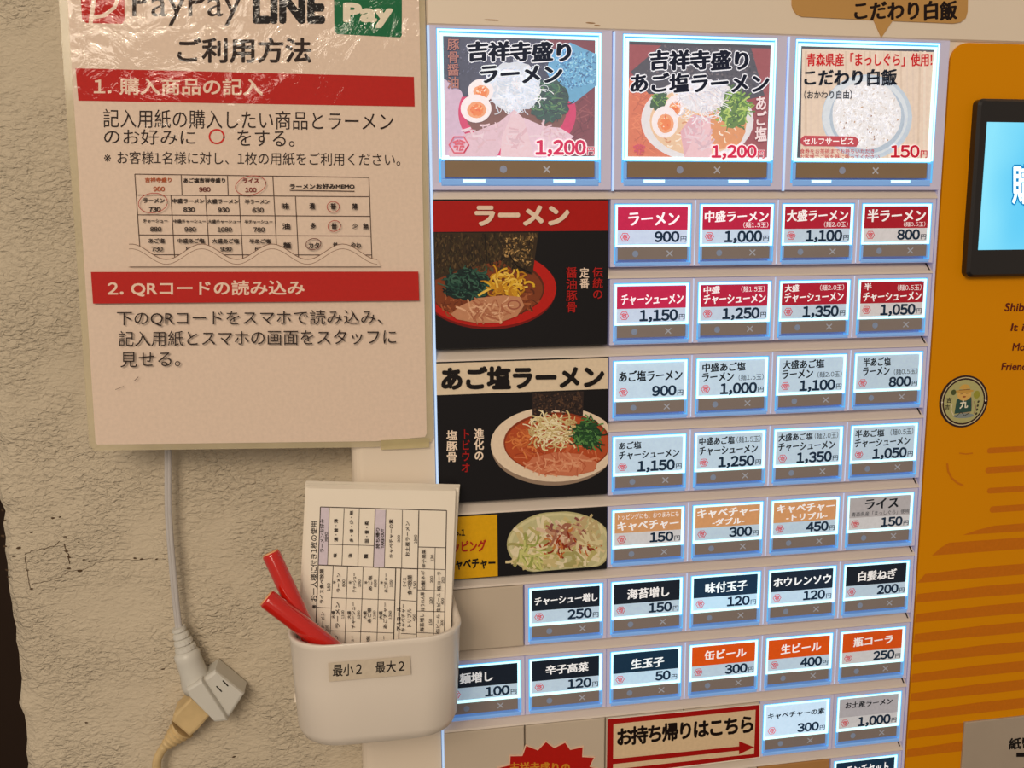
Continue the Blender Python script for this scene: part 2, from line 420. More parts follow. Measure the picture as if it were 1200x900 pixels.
# rounded left strip of the body
rs = []
prof = [(-2.06, .02), (-2.85, .02)] + [(-2.985 + .13 * (1 - math.cos(a)), .02 + .13 - .13 * math.sin(a)) for a in [math.pi / 2 * (1 - i / 5) for i in range(1, 6)]] + [(-2.985, WC - .01), (-2.06, WC - .01)]
mb = MB(); mb.loft([[(u, v, c) for u, c in prof] for v in (-7, BOT)]); o = mb.build('side_strip', M_CREAM, mach)
MB().box(-2.055, 8.6, -7, -1.84, .0, WC - .01, bev=.02).build('header_panel', M_CREAM, mach)
MB().box(3.99, 5.0, -1.85, -1.4, .03, .3).build('corner_infill', M_CREAM, mach)
MB().box(-2.075, -2.055, -7, BOT, .03, .3).build('panel_seam', M_DARK, mach)
MB().box(-2.052, -2.025, -1.84, BOT, -.005, BP + .02, bev=.006).build('side_trim', M_EDGE, mach)
MB().box(3.965, 4.0, -1.84, BOT, .0, WC - .01, bev=.008).build('side_trim', M_FRAME, mach)
A = Art(-.001)
for x, y, w_ in ((576, 23.5, 9), (692, 27, 6), (700, 30, 4)): A.ell(x, y, w_, .8, (150, 112, 70), 3, n=10)
A.build('scuff_mark', M_PRINT, mach)
# yellow fascia with its printed stripes and words
ub, vb = 4.015, -1.825
mb = MB()
pts = [(ub + .22 * (1 - math.sin(a)), vb + .22 * (1 - math.cos(a))) for a in [math.pi / 2 * i / 8 for i in range(9)][::-1]]
outline = [(ub, BOT)] + pts + [(8.5, vb), (8.5, BOT)]
mb.loft([[(u, v, .0) for u, v in outline], [(u, v, WC - .02) for u, v in outline]])
fascia = mb.build('yellow_fascia', mat('yellow_fascia', (216, 140, 0), .45, spec=.12, var=.03, scale=5), mach)
fascia['label'] = 'orange-yellow front panel with darker stripes'
A = Art(-.001)
OR = (198, 112, 6)
for x, y, t in ((1160, 528, 7), (1158, 551, 8), (1160, 575, 7), (1163, 597, 8), (1168, 620, 8)):
    a = un(x, y); hv = t / 95 / 2
    A.poly([(a[0] + .04 * math.sin(q), a[1] - hv * math.cos(q)) for q in [-(math.pi) * i / 6 for i in range(7)]][::-1] + [(8.4, a[1] - hv), (8.4, a[1] + hv)], OR, raw=True)
bands = [(637, 1128, 6, 18), (655, 1093, 14, 30)]
a = un(1128, 627); b = un(1165, 616)
A.poly([a, un(1145, 621), b, (8.4, b[1] - .04), (8.4, a[1] + .02)], OR, raw=True)
a = un(1092, 651); A.poly([a, un(1102, 642), un(1112, 636), (5.4, un(1112, 636)[1]), (8.4, un(1112, 636)[1]), (8.4, a[1])], OR, raw=True)
for k, y in enumerate((677, 700, 723.5, 747, 770.5, 794, 816.5, 838.5, 860, 882)):
    a = un(1072 - k * 1.6, y); hv = .072
    A.poly([(4.03 if k else 4.12, a[1] - hv * .55), (5.0, a[1] - hv * 1.05), (8.4, a[1] - hv * 1.1), (8.4, a[1] + hv), (4.02, a[1] + hv)], OR, raw=True)
A.line([(1110, 543), (1111, 552), (1115, 560), (1122, 566), (1129, 569)], 2.4, OR)
A.line([(1124, 531), (1132, 532), (1140, 531)], 1.6, OR)
DK = (92, 22, 16)
ST = ('Shiba', 1177, 355, 1206, 365), ('It is', 1184, 379, 1206, 388), ('Most', 1186, 402, 1210, 411), ('Friend', 1173, 425, 1204, 434)
for t, x0, y0, x1, y1 in ST: A.text(t, x0, y0, x1, y1, DK, off=.018, lean=.18)
A.build('printed_stripes', M_PRINT, mach)
# touch screen
sc_root = MB()
x0, v0_ = un(1149, 115, -.12); x1, v1_ = 7.4, un(1132, 325, -.12)[1]
x0 = un(1141, 220, -.12)[0]
def rrect(u0, u1, v0, v1, r, n=5):
    o_ = []
    for cx, cy, a0 in ((u1 - r, v0 + r, -90), (u1 - r, v1 - r, 0), (u0 + r, v1 - r, 90), (u0 + r, v0 + r, 180)):
        for i in range(n + 1):
            a = math.radians(a0 + 90 * i / n); o_.append((cx + r * math.cos(a), cy + r * math.sin(a)))
    return o_
mb = MB(); o_ = rrect(x0, x1, v0_, v1_, .07); i_ = rrect(x0 + .03, x1 - .03, v0_ + .03, v1_ - .03, .05)
mb.loft([[(*p, .0) for p in o_], [(*p, -.09) for p in o_], [(*p, -.12) for p in i_]])
scr = mb.build('touch_screen', M_BEZEL, mach)
su0, sv0 = un(1157, 143, -.125); sv1 = un(1146, 293, -.125)[1]
m, nt, b = newmat('screen_glow'); N = nt.nodes.new; L = nt.links.new
tc = N('ShaderNodeTexCoord'); wv = N('ShaderNodeTexNoise'); wv.inputs['Scale'].default_value = 9; L(tc.outputs['Object'], wv.inputs['Vector'])
cr = N('ShaderNodeValToRGB'); cr.color_ramp.elements[0].position = .35; cr.color_ramp.elements[0].color = (*lin((40, 190, 245)), 1); cr.color_ramp.elements[1].position = .6; cr.color_ramp.elements[1].color = (*lin((140, 230, 255)), 1)
L(wv.outputs['Fac'], cr.inputs[0]); L(cr.outputs[0], b.inputs['Emission Color']); setin(b, 'Emission Strength', .95); b.inputs['Base Color'].default_value = (.02, .05, .07, 1); setin(b, 'Roughness', .15)
MB().box(su0, 7.2, sv0, sv1, -.126, -.118).build('display', m, scr)
A = Art(-.128); A.text('購入方法', 1186, 193, 1300, 239, (215, 250, 255), off=.02, halo=(0, 110, 170), hw=.05)
o = A.build('screen_lettering', M_LIT, scr); o.color = (1, 1, 1, .9)
# bank note plate bottom right
gx, gv = un(1131, 847, -.03)
MB().box(gx, 7.6, gv, gv + 2.2, -.03, .0, bev=.01).build('banknote_plate', mat('grey_plate', (168, 154, 138), .45, coat=.2), mach)['label'] = 'grey plate for bank notes'
A = Art(-.0305); A.text('紙幣', 1182, 865, 1212, 879, (20, 14, 10), off=.03, slope=-2); A.rect(1191, 882, 1212, 887, (20, 12, 10)); A.text('入', 1196, 890, 1216, 903, (20, 12, 10), off=.03)
A.build('plate_lettering', M_PRINT, mach)

# ---- ledges between the rows, small dark slots at the right end
rows_v = [i * .8835 for i in range(10)]
QR = .8835
def ledge(v0, v1, u0=-2.03, u1=3.965):
    mb = MB()
    prof = [(v0, BP), (v0 + .01, BP - .02), (v0 + (v1 - v0) * .55, .055), (v1 - .022, .012), (v1, .0), (v1 + .004, BP)]
    mb.loft([[(u, v, c) for v, c in prof] for u in (u0, u1)])
    return mb.build('row_ledge', M_LEDGE, mach)
ledge(-.225, -.052)
for k in range(9): ledge(rows_v[k] + .705, rows_v[k] + .83)
for k in range(-1, 9):
    v_ = k * QR
    MB().loft([[(u, v_ + a, c) for a, c in ((.712, BP - .03), (.79, .028), (.79, .1), (.712, BP))] for u in (3.93, 3.945)]).build('hinge_slot', M_DARK, mach)

# ---- buttons
NAVY = (18, 40, 62); REDB = (178, 30, 50); PALE = (184, 206, 226); BLK = (22, 30, 42); TAN = (205, 150, 104); ORG_ = (212, 80, 18); GRY = (176, 172, 176); WHT = (246, 246, 250)
def stamp(A, u, v, r, col=(205, 70, 80)):
    """small red six-sided seal with blurred carved strokes"""
    hexa = [(u + r * math.cos(math.radians(60 * i)), v + r * .94 * math.sin(math.radians(60 * i))) for i in range(6)]
    A.line(hexa, r * .16, col, closed=True)
    q = r * .62
    A.line([(u - q, v - q * .35), (u - q * .1, v - q * .75), (u - q * .1, v - q * .15), (u - q * .7, v - q * .1)], r * .22, col)
    A.line([(u + q, v - q * .35), (u + q * .1, v - q * .75), (u + q * .15, v - q * .15), (u + q * .75, v - q * .1)], r * .22, col)
    A.line([(u - q * .9, v + q * .3), (u - q * .2, v + q * .25), (u - q * .35, v + q * .9)], r * .22, col)
    A.line([(u + q * .9, v + q * .3), (u + q * .25, v + q * .25), (u + q * .1, v + q * .9), (u + q * .7, v + q * .75)], r * .22, col)
def housing(u, v, wd=.905, parent=mach, H=.70, V0=-.048, lit=(.0, .668), fw=.05, label=None):
    mb = MB()
    mb.ring((u - fw + .004, u + wd + fw - .008, v + V0, v + H), (u - .004, u + wd + .004, v + lit[0] - .004, v + lit[1] + .004), .0, .004, BP)
    mb.box(u - .01, u + wd + .01, v + lit[0] - .01, v + lit[1] + .01, BP - .02, BP)
    o = mb.build('menu_button', M_FRAME, parent)
    if label: o['label'] = label
    return o
def button(u, v, band, title, price, glow=.55, tint=(.8, .92, 1.0), label=None, hb=.52, seal=True, tcol=None, rimk=0):
    """small lit button: title = list of (text, a0, b0, a1, b1[, colour]) in fractions of the card"""
    h = housing(u, v, label=label)
    # lit acrylic rim, inner rim, bright bar under the card
    mb = MB(); mb.ring((u + .0, u + .905, v, v + .664), (u + .022, u + .883, v + .018, v + .655), .006, .012, .09); mb.build('light_rim', M_RIMB, h)
    mb = MB(); mb.ring((u + .012, u + .893, v + .01, v + .478), (u + .037, u + .866, v + .034, v + .452), .004, .008, .05)
    mb.build('light_bar', M_RIM, h)
    MB().box(u + .042, u + .864, v + .484, v + .622, .012, .06).build('indicator_strip', M_STRIPD, h)
    mb = MB(); mb.box(u + .01, u + .895, v + .652, v + .695, -.012, .1, bev=.01); mb.box(u + .014, u + .04, v + .49, v + .64, .006, .06); mb.box(u + .866, u + .892, v + .49, v + .64, .006, .06)
    mb.build('clear_lens', M_LENS, h)
    A = Art(.0115, px=False)
    A.ell(u + .25, v + .556, .036, .036, (140, 158, 192), n=14)
    for s_ in (1, -1): A.line([(u + .62, v + .556 - .032 * s_), (u + .69, v + .556 + .032 * s_)], .013, (176, 186, 206))
    A.build('indicator_marks', M_PRINT, h)
    U0, U1, V0, V1 = u + .04, u + .864, v + .038, v + .446
    C = Art(.014, px=False); C.rect(U0, V0, U1, V1, PALE if glow > .3 else (205, 205, 210))  # brightly backlit cards get a bluer pale, the backlight put into the colour
    vb_ = V0 + (V1 - V0) * .62
    if band: C.rect(U0, V0, U1, vb_, band)
    o = C.build('price_card', M_LIT, h); o.color = (*tint, glow)
    T = Art(.0125, px=False)
    X = lambda a: U0 + a * (U1 - U0)
    Y = lambda b_: V0 + b_ * (V1 - V0)
    tc_ = tcol or (WHT if band and band not in (GRY,) else (16, 24, 32))
    for t in title:
        s_, a0, b0, a1, b1 = t[:5]
        small = '(' in s_ or '（' in s_ or len(s_) > 11
        T.text(s_, X(a0), Y(b0), X(a1), Y(b1), t[5] if len(t) > 5 else tc_, off=.004 if small else .014, rise=.0 if small else .07, dx=0 if small else .02)
    n = len(price); pw = {2: .24, 3: .36, 5: .56}[n]
    T.text(price, X(.885 - pw), Y(.655), X(.885), Y(.96 if ',' not in price else 1.02), NAVY, off=.036)
    T.text('円', X(.9), Y(.80), X(.985), Y(.95), NAVY, off=.01)
    if seal: stamp(T, X(.105), Y(.81), .052)
    o = T.build('lettering', M_LIT, h); o.color = (*tint, glow * .9)
    return h
GL = lambda a, b_: a
def one(s_, a0=.1, a1=.92, b0=.16, b1=.48): return [(s_, a0, b0, a1, b1)]
specs = []
n2 = {1: ('中盛', '1.5'), 2: ('大盛', '2.0'), 3: ('半', '0.5')}
def B(c, r, band, title, price, lab, **k): button(c, r * QR, band, title, price, label=lab, **k)
mz = lambda k: '(麺' + n2[k][1] + '玉)'
tint_c = [(.78, .86, 1.0), (.8, .9, 1.0), (.84, .93, 1.0), (.93, .95, 1.0)]
B(0, 0, (180, 36, 74), one('ラーメン', .15, .88, .14, .5), '900', 'red button for 900 yen ramen', glow=.55, tint=(.9, .8, 1))  # red bands turn magenta toward the left, bluish backlight put into the ink
B(1, 0, (174, 32, 64), [('中盛ラーメン', .03, .1, .97, .42), (mz(1), .6, .42, .97, .58)], '1,000', 'red button for 1,000 yen medium ramen', glow=.5, tint=(.88, .85, 1))
B(2, 0, (168, 30, 52), [('大盛ラーメン', .03, .08, .96, .42), (mz(2), .6, .42, .96, .58)], '1,100', 'red button for 1,100 yen large ramen', glow=.36, tint=(.92, .92, 1))
B(3, 0, (162, 26, 42), [('半ラーメン', .04, .08, .96, .44), (mz(3), .62, .44, .96, .58)], '800', 'red button for 800 yen half ramen', glow=.3, tint=(.95, .95, 1))
B(0, 1, (180, 36, 74), one('チャーシューメン', .06, .96, .22, .52), '1,150', 'red button for 1,150 yen pork ramen', glow=.5, tint=(.9, .82, 1))
B(1, 1, (174, 32, 64), [('中盛', .04, .03, .28, .24), (mz(1), .6, .05, .95, .22), ('チャーシューメン', .04, .27, .97, .54)], '1,250', 'red button for 1,250 yen medium pork ramen', glow=.42, tint=(.9, .86, 1))
B(2, 1, (168, 30, 52), [('大盛', .04, .03, .26, .24), (mz(2), .58, .05, .95, .22), ('チャーシューメン', .04, .27, .95, .54)], '1,350', 'red button for 1,350 yen large pork ramen', glow=.34, tint=(.93, .92, 1))
B(3, 1, (162, 26, 42), [('半', .05, .03, .17, .24), (mz(3), .58, .09, .96, .27), ('チャーシューメン', .04, .3, .97, .57)], '1,050', 'red button for 1,050 yen half pork ramen', glow=.28, tint=(.95, .95, 1))
B(0, 2, None, one('あご塩ラーメン', .04, .97, .2, .52), '900', 'white button for 900 yen salt ramen', glow=.5)
for k, (c, pr, nm) in enumerate(((1, '1,000', 'medium'), (2, '1,100', 'large'), (3, '800', 'half'))):
    B(c, 2, None, [(n2[c][0] + 'あご塩', .05 if c < 3 else .1, .05, (.7 if c < 3 else .54), .32), ('ラーメン', .05 if c < 3 else .1, .34, .53, .6), (mz(c), .6, .42, .98, .6)], pr, 'white button for ' + pr + ' yen ' + nm + ' salt ramen', glow=(.48, .42, .34)[k])
B(0, 3, None, [('あご塩', .05, .08, .38, .3), ('チャーシューメン', .05, .36, .95, .6)], '1,150', 'white button for 1,150 yen salt pork ramen', glow=.45)
for k, (c, pr, nm) in enumerate(((1, '1,250', 'medium'), (2, '1,350', 'large'), (3, '1,050', 'half'))):
    B(c, 3, None, [(n2[c][0] + 'あご塩', .03, .06, .57 if c < 3 else .5, .3), (mz(c), .6, .08, .97, .28), ('チャーシューメン', .03, .34, .93, .6)], pr, 'white button for ' + pr + ' yen ' + nm + ' salt pork ramen', glow=(.42, .38, .34)[k])
B(0, 4, TAN, [('トッピングにも、おつまみにも', .05, .05, .96, .22), ('キャベチャー', .04, .28, .96, .56)], '150', 'tan button for 150 yen cabbage', glow=.3)
B(1, 4, TAN, [('キャベチャー', .03, .05, .97, .33), ('-ダブル-', .26, .36, .76, .57)], '300', 'tan button for 300 yen double cabbage', glow=.36)
B(2, 4, TAN, [('キャベチャー', .05, .07, .97, .33), ('-トリプル-', .2, .36, .86, .57)], '450', 'tan button for 450 yen triple cabbage', glow=.36)
B(3, 4, GRY, [('ライス', .25, .05, .8, .38), ('青森県産「まっしぐら」使用', .04, .44, .98, .58)], '150', 'grey button for 150 yen rice', glow=.26)
B(-1, 5, BLK, one('チャーシュー増し', .04, .97, .2, .46), '250', 'black button for 250 yen extra pork', glow=.4)
B(0, 5, BLK, one('海苔増し', .2, .84, .16, .5), '150', 'black button for 150 yen extra seaweed', glow=.38)
B(1, 5, (20, 44, 66), one('味付玉子', .18, .84, .16, .5), '120', 'black button for 120 yen seasoned egg', glow=.75, tint=(.6, .9, 1))  # bluer black band, the strong cyan backlight put into its colour
B(2, 5, (24, 36, 52), one('ホウレンソウ', .04, .97, .18, .46), '120', 'black button for 120 yen spinach', glow=.6, tint=(.72, .9, 1))
B(3, 5, BLK, one('白髪ねぎ', .2, .84, .16, .5), '200', 'black button for 200 yen white leek', glow=.34)
B(-2, 6, BLK, one('麺増し', .16, .64, .16, .5), '100', 'black button for 100 yen extra noodles', glow=.34)
B(-1, 6, BLK, one('辛子高菜', .2, .84, .16, .46), '120', 'black button for 120 yen spicy greens', glow=.38)
B(0, 6, (20, 44, 64), one('生玉子', .27, .78, .2, .52), '50', 'black button for 50 yen raw egg', glow=.6, tint=(.66, .9, 1))
B(1, 6, ORG_, one('缶ビール', .2, .86, .14, .44), '300', 'orange button for 300 yen canned beer', glow=.4)
B(2, 6, ORG_, one('生ビール', .2, .86, .16, .48), '400', 'orange button for 400 yen draft beer', glow=.4)
B(3, 6, ORG_, one('瓶コーラ', .18, .84, .16, .46), '250', 'orange button for 250 yen bottled cola', glow=.3)
B(2, 7, None, one('キャベチャーの素', .03, .97, .22, .42), '300', 'white button for 300 yen cabbage seasoning', glow=.75)
B(3, 7, (178, 176, 184), [('お土産ラーメン', .1, .12, .9, .34, (16, 20, 30))], '1,000', 'grey-white button for 1,000 yen gift ramen', glow=.26)
B(3, 8, (20, 44, 66), one('ランチセット', .18, .9, .14, .5), '900', 'black button for lunch set, cut by the frame', glow=.45)
# blank covers
def blank(u, v, wd=.985, h=.75, label=None, m_=M_BLANK):
    o = MB().box(u - .045, u - .045 + wd, v - .04, v - .04 + h, .0, BP, bev=.012).build('blank_cover', m_, mach)
    return o
blank(-2, 5 * QR)
for k in range(4): blank(k - 2, 7 * QR)
for k in range(4): blank(k - 2, 8 * QR)
MB().box(1.955, 2.94, 8 * QR - .04, 8 * QR + .7, .0, BP, bev=.012).build('blank_cover', mat('tan_cover', (176, 128, 74), .4, coat=.2), mach)['label'] = 'tan blank cover'

MB().box(-2.03, 3.96, 8 * QR + .835, BOT, .0, BP + .02, bev=.012).build('lower_panel', M_CREAM, mach)
# ---- three big picture buttons
def big(ul, label, artf, marks):
    wd = 1.787; v = -1.812
    mb = MB(); mb.ring((ul - .1, ul + wd + .118, v - .03, v + 1.66), (ul - .004, ul + wd + .004, v - .004, v + 1.58), .0, .004, BP)
    mb.box(ul - .02, ul + wd + .02, v - .02, v + 1.6, BP - .02, BP)
    h = mb.build('picture_button', M_FRAME, mach); h['label'] = label
    mb = MB(); mb.ring((ul, ul + wd, v, v + 1.575), (ul + .03, ul + wd - .03, v + .02, v + 1.56), .004, .012, .09)
    mb.ring((ul + .045, ul + wd - .045, v + .038, v + 1.35), (ul + .055, ul + wd - .055, v + .05, v + 1.34), .008, .012, .09)
    mb.build('light_rim', M_RIMB, h)
    mb = MB(); mb.ring((ul + .005, ul + wd - .005, v + .003, v + 1.33), (ul + .022, ul + wd - .022, v + .022, v + 1.32), .002, .006, .03)
    mb.ring((ul + .032, ul + wd - .032, v + .044, v + 1.34), (ul + .068, ul + wd - .068, v + .074, v + 1.30), .003, .008, .05)
    mb.box(ul + .03, ul + wd - .03, v + 1.302, v + 1.338, .002, .05, bev=.006)
    mb.build('light_bar', M_RIM, h)
    MB().box(ul + .068, ul + wd - .068, v + 1.35, v + 1.525, .012, .06).build('indicator_strip', M_BRONZE, h)
    mb = MB(); mb.box(ul + .02, ul + wd - .02, v + 1.545, v + 1.62, -.008, .1, bev=.012); mb.box(ul + .02, ul + .06, v + 1.36, v + 1.54, .006, .06); mb.box(ul + wd - .06, ul + wd - .02, v + 1.36, v + 1.54, .006, .06)
    mb.build('clear_lens', M_LENS, h)
    mb = MB(); mb.box(ul + .25, ul + .5, v + 1.55, v + 1.585, -.012, .05, bev=.006); mb.box(ul + 1.25, ul + 1.5, v + 1.55, v + 1.585, -.012, .05, bev=.006); mb.build('lamp_spot', M_RIM, h)
    A = Art(.0115, px=False)
    (a, b_) = marks
    A.ell(ul + a, v + 1.44, .04, .04, (150, 160, 190), n=14)
    for s_ in (1, -1): A.line([(ul + b_ - .035, v + 1.44 - .035 * s_), (ul + b_ + .035, v + 1.44 + .035 * s_)], .016, (186, 190, 204))
    A.build('indicator_marks', M_PRINT, h)
    base = Art(.016, px=False); base.rect(ul + .06, v + .066, ul + wd - .06, v + 1.306, (90, 90, 100))
    o = base.build('picture_card', M_LIT, h); o.color = (.85, .92, 1, .4)
    A = Art(.0155); artf(A); A.k = [tuple(x * .86 + w_ * .14 for x, w_ in zip(k_, (.5, .55, .66))) if i_ not in A.words else k_ for i_, k_ in enumerate(A.k)]; o = A.build('picture', M_LIT, h); o.color = (.86, .92, 1, .42)  # whitish blue wash of the backlight mixed into all inks except lettering
    return h
def egg(A, x, y, rx, ry, rot=0, k=1):
    A.ell(x, y, rx, ry, (246, 238, 244), rot); A.ell(x + rx * .05, y + ry * .1, rx * .62, ry * .6, (238, 160, 110), rot, jit=.04); A.ell(x + rx * .05, y + ry * .1, rx * .42, ry * .42, (236, 128, 60), rot, jit=.1)
    A.scatter(10, in_ell(x, y, rx * .4, ry * .35), (.5, 1.2), [(250, 190, 130), (226, 100, 40), (255, 230, 210)])
def clip_pic(pts, x0, y0, x1, y1): return [(min(max(x, x0), x1), min(max(y, y0), y1)) for x, y in pts]
def pork(A, pts, base=(222, 190, 206)):
    A.poly(pts, base)
    cx = sum(p[0] for p in pts) / len(pts); cy = sum(p[1] for p in pts) / len(pts)
    rx = (max(p[0] for p in pts) - min(p[0] for p in pts)) * .3; ry = (max(p[1] for p in pts) - min(p[1] for p in pts)) * .28
    A.strands(22, cx, cy, rx, ry, [(232, 208, 220), (216, 184, 198), (230, 200, 212), (218, 180, 194)], 2.2, 12, .3)
def art0(A):
    A.cl = (521, 47, 697, 181)
    A.poly([(518, 41), (700, 47), (699, 186), (520, 184)], (62, 62, 84))
    A.scatter(420, in_quad((520, 43), (640, 46), (640, 110), (522, 100)), (.4, 1.1), [(78, 80, 104), (46, 46, 66), (96, 92, 110), (58, 56, 78)])
    A.poly([(640, 46), (700, 48), (699, 186), (640, 186)], (122, 52, 62))
    A.strands(60, 680, 130, 14, 45, [(140, 66, 72), (104, 42, 52), (150, 80, 84)], 1.2, 16, .3)
    A.poly([(520, 92), (540, 105), (556, 150), (560, 184), (520, 184)], (206, 178, 204))
    A.ell(606, 132, 69, 54, (206, 44, 100), a0=-20, a1=200, n=40)
    A.ell(604, 128, 60, 44, (120, 74, 62))
    A.poly([(522, 43), (638, 46), (650, 112), (560, 104), (545, 112), (524, 90)], (58, 60, 82))
    A.scatter(300, in_quad((524, 45), (636, 48), (645, 104), (530, 92)), (.4, 1.0), [(80, 84, 110), (44, 46, 64), (98, 96, 120)])
    A.poly([(646, 60), (668, 50), (699, 64), (699, 100), (671, 122), (652, 106), (640, 84)], (98, 166, 208))  # nori patch turned blue, the lighting on it put into the ink
    A.scatter(420, in_quad((648, 60), (697, 62), (697, 98), (656, 106)), (.5, 1.2), [(140, 204, 236), (66, 124, 176), (110, 186, 226), (60, 110, 160), (160, 216, 240)])
    A.ell(643, 118, 24, 26, (38, 74, 66), jit=.1)
    A.strands(90, 643, 118, 20, 22, [(48, 104, 78), (30, 60, 60), (80, 132, 84), (24, 46, 52), (100, 140, 90)], 1.4, 13)
    A.ell(602, 102, 31, 30, (214, 222, 236), jit=.06)
    A.strands(170, 602, 104, 30, 28, [(240, 246, 255), (222, 232, 248), (200, 214, 232), (236, 232, 240)], 1.1, 14)
    pork(A, [(525, 178), (548, 158), (585, 143), (603, 128), (598, 148), (582, 184), (526, 184)])
    A.line([(603, 130), (594, 152), (578, 182)], 3, (170, 96, 84), taper=True)
    pork(A, [(586, 184), (588, 160), (602, 128), (614, 140), (622, 170), (626, 185)], (230, 200, 212))
    pork(A, [(613, 138), (636, 148), (656, 150), (672, 160), (662, 170), (640, 185), (626, 185)], (226, 196, 214))
    A.line([(613, 140), (620, 160), (630, 184)], 2.2, (176, 100, 90), taper=True)
    egg(A, 563, 107, 15, 14); egg(A, 557.5, 127.5, 18, 16.5)
    A.strands(26, 612, 110, 24, 16, [(246, 250, 255), (230, 238, 250)], 1.0, 20, 2)
    A.text('豚骨醤油', 524, 46, 538, 104, (176, 126, 120), off=.012, vertical=True, halo=(60, 54, 78), hw=.02)
    A.text('吉祥寺盛り', 547, 48, 669, 73, (22, 30, 48), off=.026, halo=(236, 240, 252), hw=.065, rise=.09, dx=.025, slope=1)
    A.text('ラーメン', 562, 77, 659, 98, (22, 30, 48), off=.026, halo=(230, 240, 250), hw=.065, rise=.09, dx=.025)
    A.text('1,200', 627, 164, 686, 184, (206, 60, 100), off=.034, halo=(250, 240, 246), hw=.07); A.text('円', 687, 172.5, 696, 182, (206, 70, 100), off=.02, halo=(250, 236, 244), hw=.05)
    stamp(A, 537.5, 170, 11.5, (214, 80, 100))
def art1(A):
    A.cl = (738, 56, 899, 186)
    A.poly([(735, 52), (903, 57), (901, 190), (736, 188)], (150, 62, 66))
    A.poly([(735, 92), (790, 84), (800, 188), (736, 188)], (214, 112, 74))
    A.strands(60, 752, 140, 14, 42, [(226, 130, 88), (196, 96, 64)], 1.2, 20, .2)
    A.poly([(739, 84), (776, 52.5), (880, 56), (896, 112), (870, 118), (760, 110)], (66, 62, 72))
    A.scatter(420, in_quad((776, 54), (882, 58), (890, 104), (750, 92)), (.4, 1.1), [(86, 80, 88), (48, 46, 58), (112, 100, 104)])
    A.ell(817, 141, 66, 48, (228, 226, 232)); A.ell(818, 142, 57, 40, (232, 196, 160)); A.ell(842, 150, 32, 26, (222, 148, 92), jit=.05)
    A.strands(60, 820, 155, 44, 22, [(244, 220, 196), (214, 150, 110), (250, 236, 220)], 1.6, 8)
    A.ell(772, 118, 9, 12, (46, 84, 44), 30, jit=.15); A.strands(18, 772, 116, 8, 9, [(120, 166, 70), (40, 80, 44)], 1.4, 8)
    egg(A, 790, 126, 11, 15, 20); egg(A, 779, 143, 15.5, 18.5)
    A.ell(859, 127, 18, 22, (92, 130, 44), jit=.12)
    A.strands(90, 859, 127, 17, 20, [(140, 182, 64), (84, 128, 40), (176, 204, 96), (60, 96, 36)], 1.8, 12, .8)
    pork(A, [(797, 154), (812, 134), (832, 138), (834, 188), (802, 186)], (224, 176, 190)); pork(A, [(818, 150), (832, 140), (834, 186), (800, 187)], (236, 196, 206))
    A.line([(832, 138), (833, 188)], 1.4, (170, 110, 90))
    A.ell(822, 112, 27, 20, (226, 226, 236), jit=.08)
    A.strands(180, 822, 118, 28, 22, [(248, 250, 255), (228, 232, 244), (206, 206, 220), (238, 224, 224)], 1.0, 15)
    A.text('吉祥寺盛り', 760, 58, 877, 83, (22, 28, 46), off=.026, halo=(236, 240, 252), hw=.065, rise=.09, dx=.025, slope=.6)
    A.text('あご塩ラーメン', 738, 85, 901, 109, (22, 28, 46), off=.022, halo=(236, 240, 252), hw=.065, rise=.09, dx=.02)
    A.text('あご塩', 884, 113, 898, 166, (236, 220, 226), off=.025, vertical=True, rise=.06, halo=(140, 60, 66), hw=.02)
    A.text('1,200', 833, 170, 886, 187, (206, 46, 84), off=.034, halo=(252, 240, 246), hw=.07); A.text('円', 887, 176.5, 895, 186, (206, 60, 90), off=.02, halo=(252, 236, 242), hw=.05)
    stamp(A, 748.5, 175, 11, (206, 70, 90))
def art2(A):
    A.cl = (941, 59, 1090, 187)
    A.poly([(940, 57), (1094, 61), (1090, 188), (938, 187)], (226, 204, 182))
    for x in range(944, 1090, 7): A.line([(x + random.uniform(-2, 2), 60), (x + random.uniform(-2, 2), 186)], random.uniform(1, 3), random.choice([(232, 212, 192), (216, 192, 168), (222, 200, 180)]))
    A.ell(1016, 137, 53, 50, (190, 206, 222)); A.ell(1014, 136, 50, 47, (214, 224, 234)); A.ell(1016, 138, 44, 42, (176, 194, 212)); A.ell(1015.5, 135, 40.5, 40, (234, 234, 238), jit=.015)
    A.scatter(520, in_ell(1015.5, 135, 38, 37), (.6, 1.4), [(246, 246, 250), (226, 226, 232), (238, 238, 242), (250, 250, 252), (220, 212, 206)])
    A.scatter(22, in_ell(1016, 140, 36, 34), (.5, .9), [(190, 150, 110), (160, 120, 90)])
    A.text('青森県産「まっしぐら」使用!', 945, 62, 1092, 78, (190, 30, 34), off=.012, rise=.05, dx=.015)
    A.text('こだわり白飯', 942, 81, 1051, 101, (18, 26, 40), off=.014, rise=.08, dx=.03)
    A.text('(おかわり自由)', 942, 106, 998, 116, (26, 30, 40), off=.012)
    u0 = [(940 + 2, 159), (1001, 160), (1005, 163), (1006, 167), (1003, 172), (942, 171), (938, 168), (937.5, 163)]; A.poly(u0, (190, 26, 40))
    A.text('セルフサービス', 941, 161.5, 1000, 169.5, (250, 244, 246), off=.02)
    A.text('食券をお茶碗までお持ちいただき', 937, 174.5, 1024, 180, (190, 40, 50), off=.004); A.text('お客様でご飯を器に盛ってください', 937, 181, 1030, 186.5, (190, 40, 50), off=.004)
    A.text('150', 1043, 170, 1077, 185, (190, 28, 50), off=.03, halo=(246, 236, 236), hw=.04); A.text('円', 1078, 176.5, 1086, 185, (190, 30, 50), off=.015)
big(-1.951, 'picture button with pink ramen bowl', art0, (.70, 1.18))
big(.078, 'picture button with white ramen bowl', art1, (.68, 1.12))
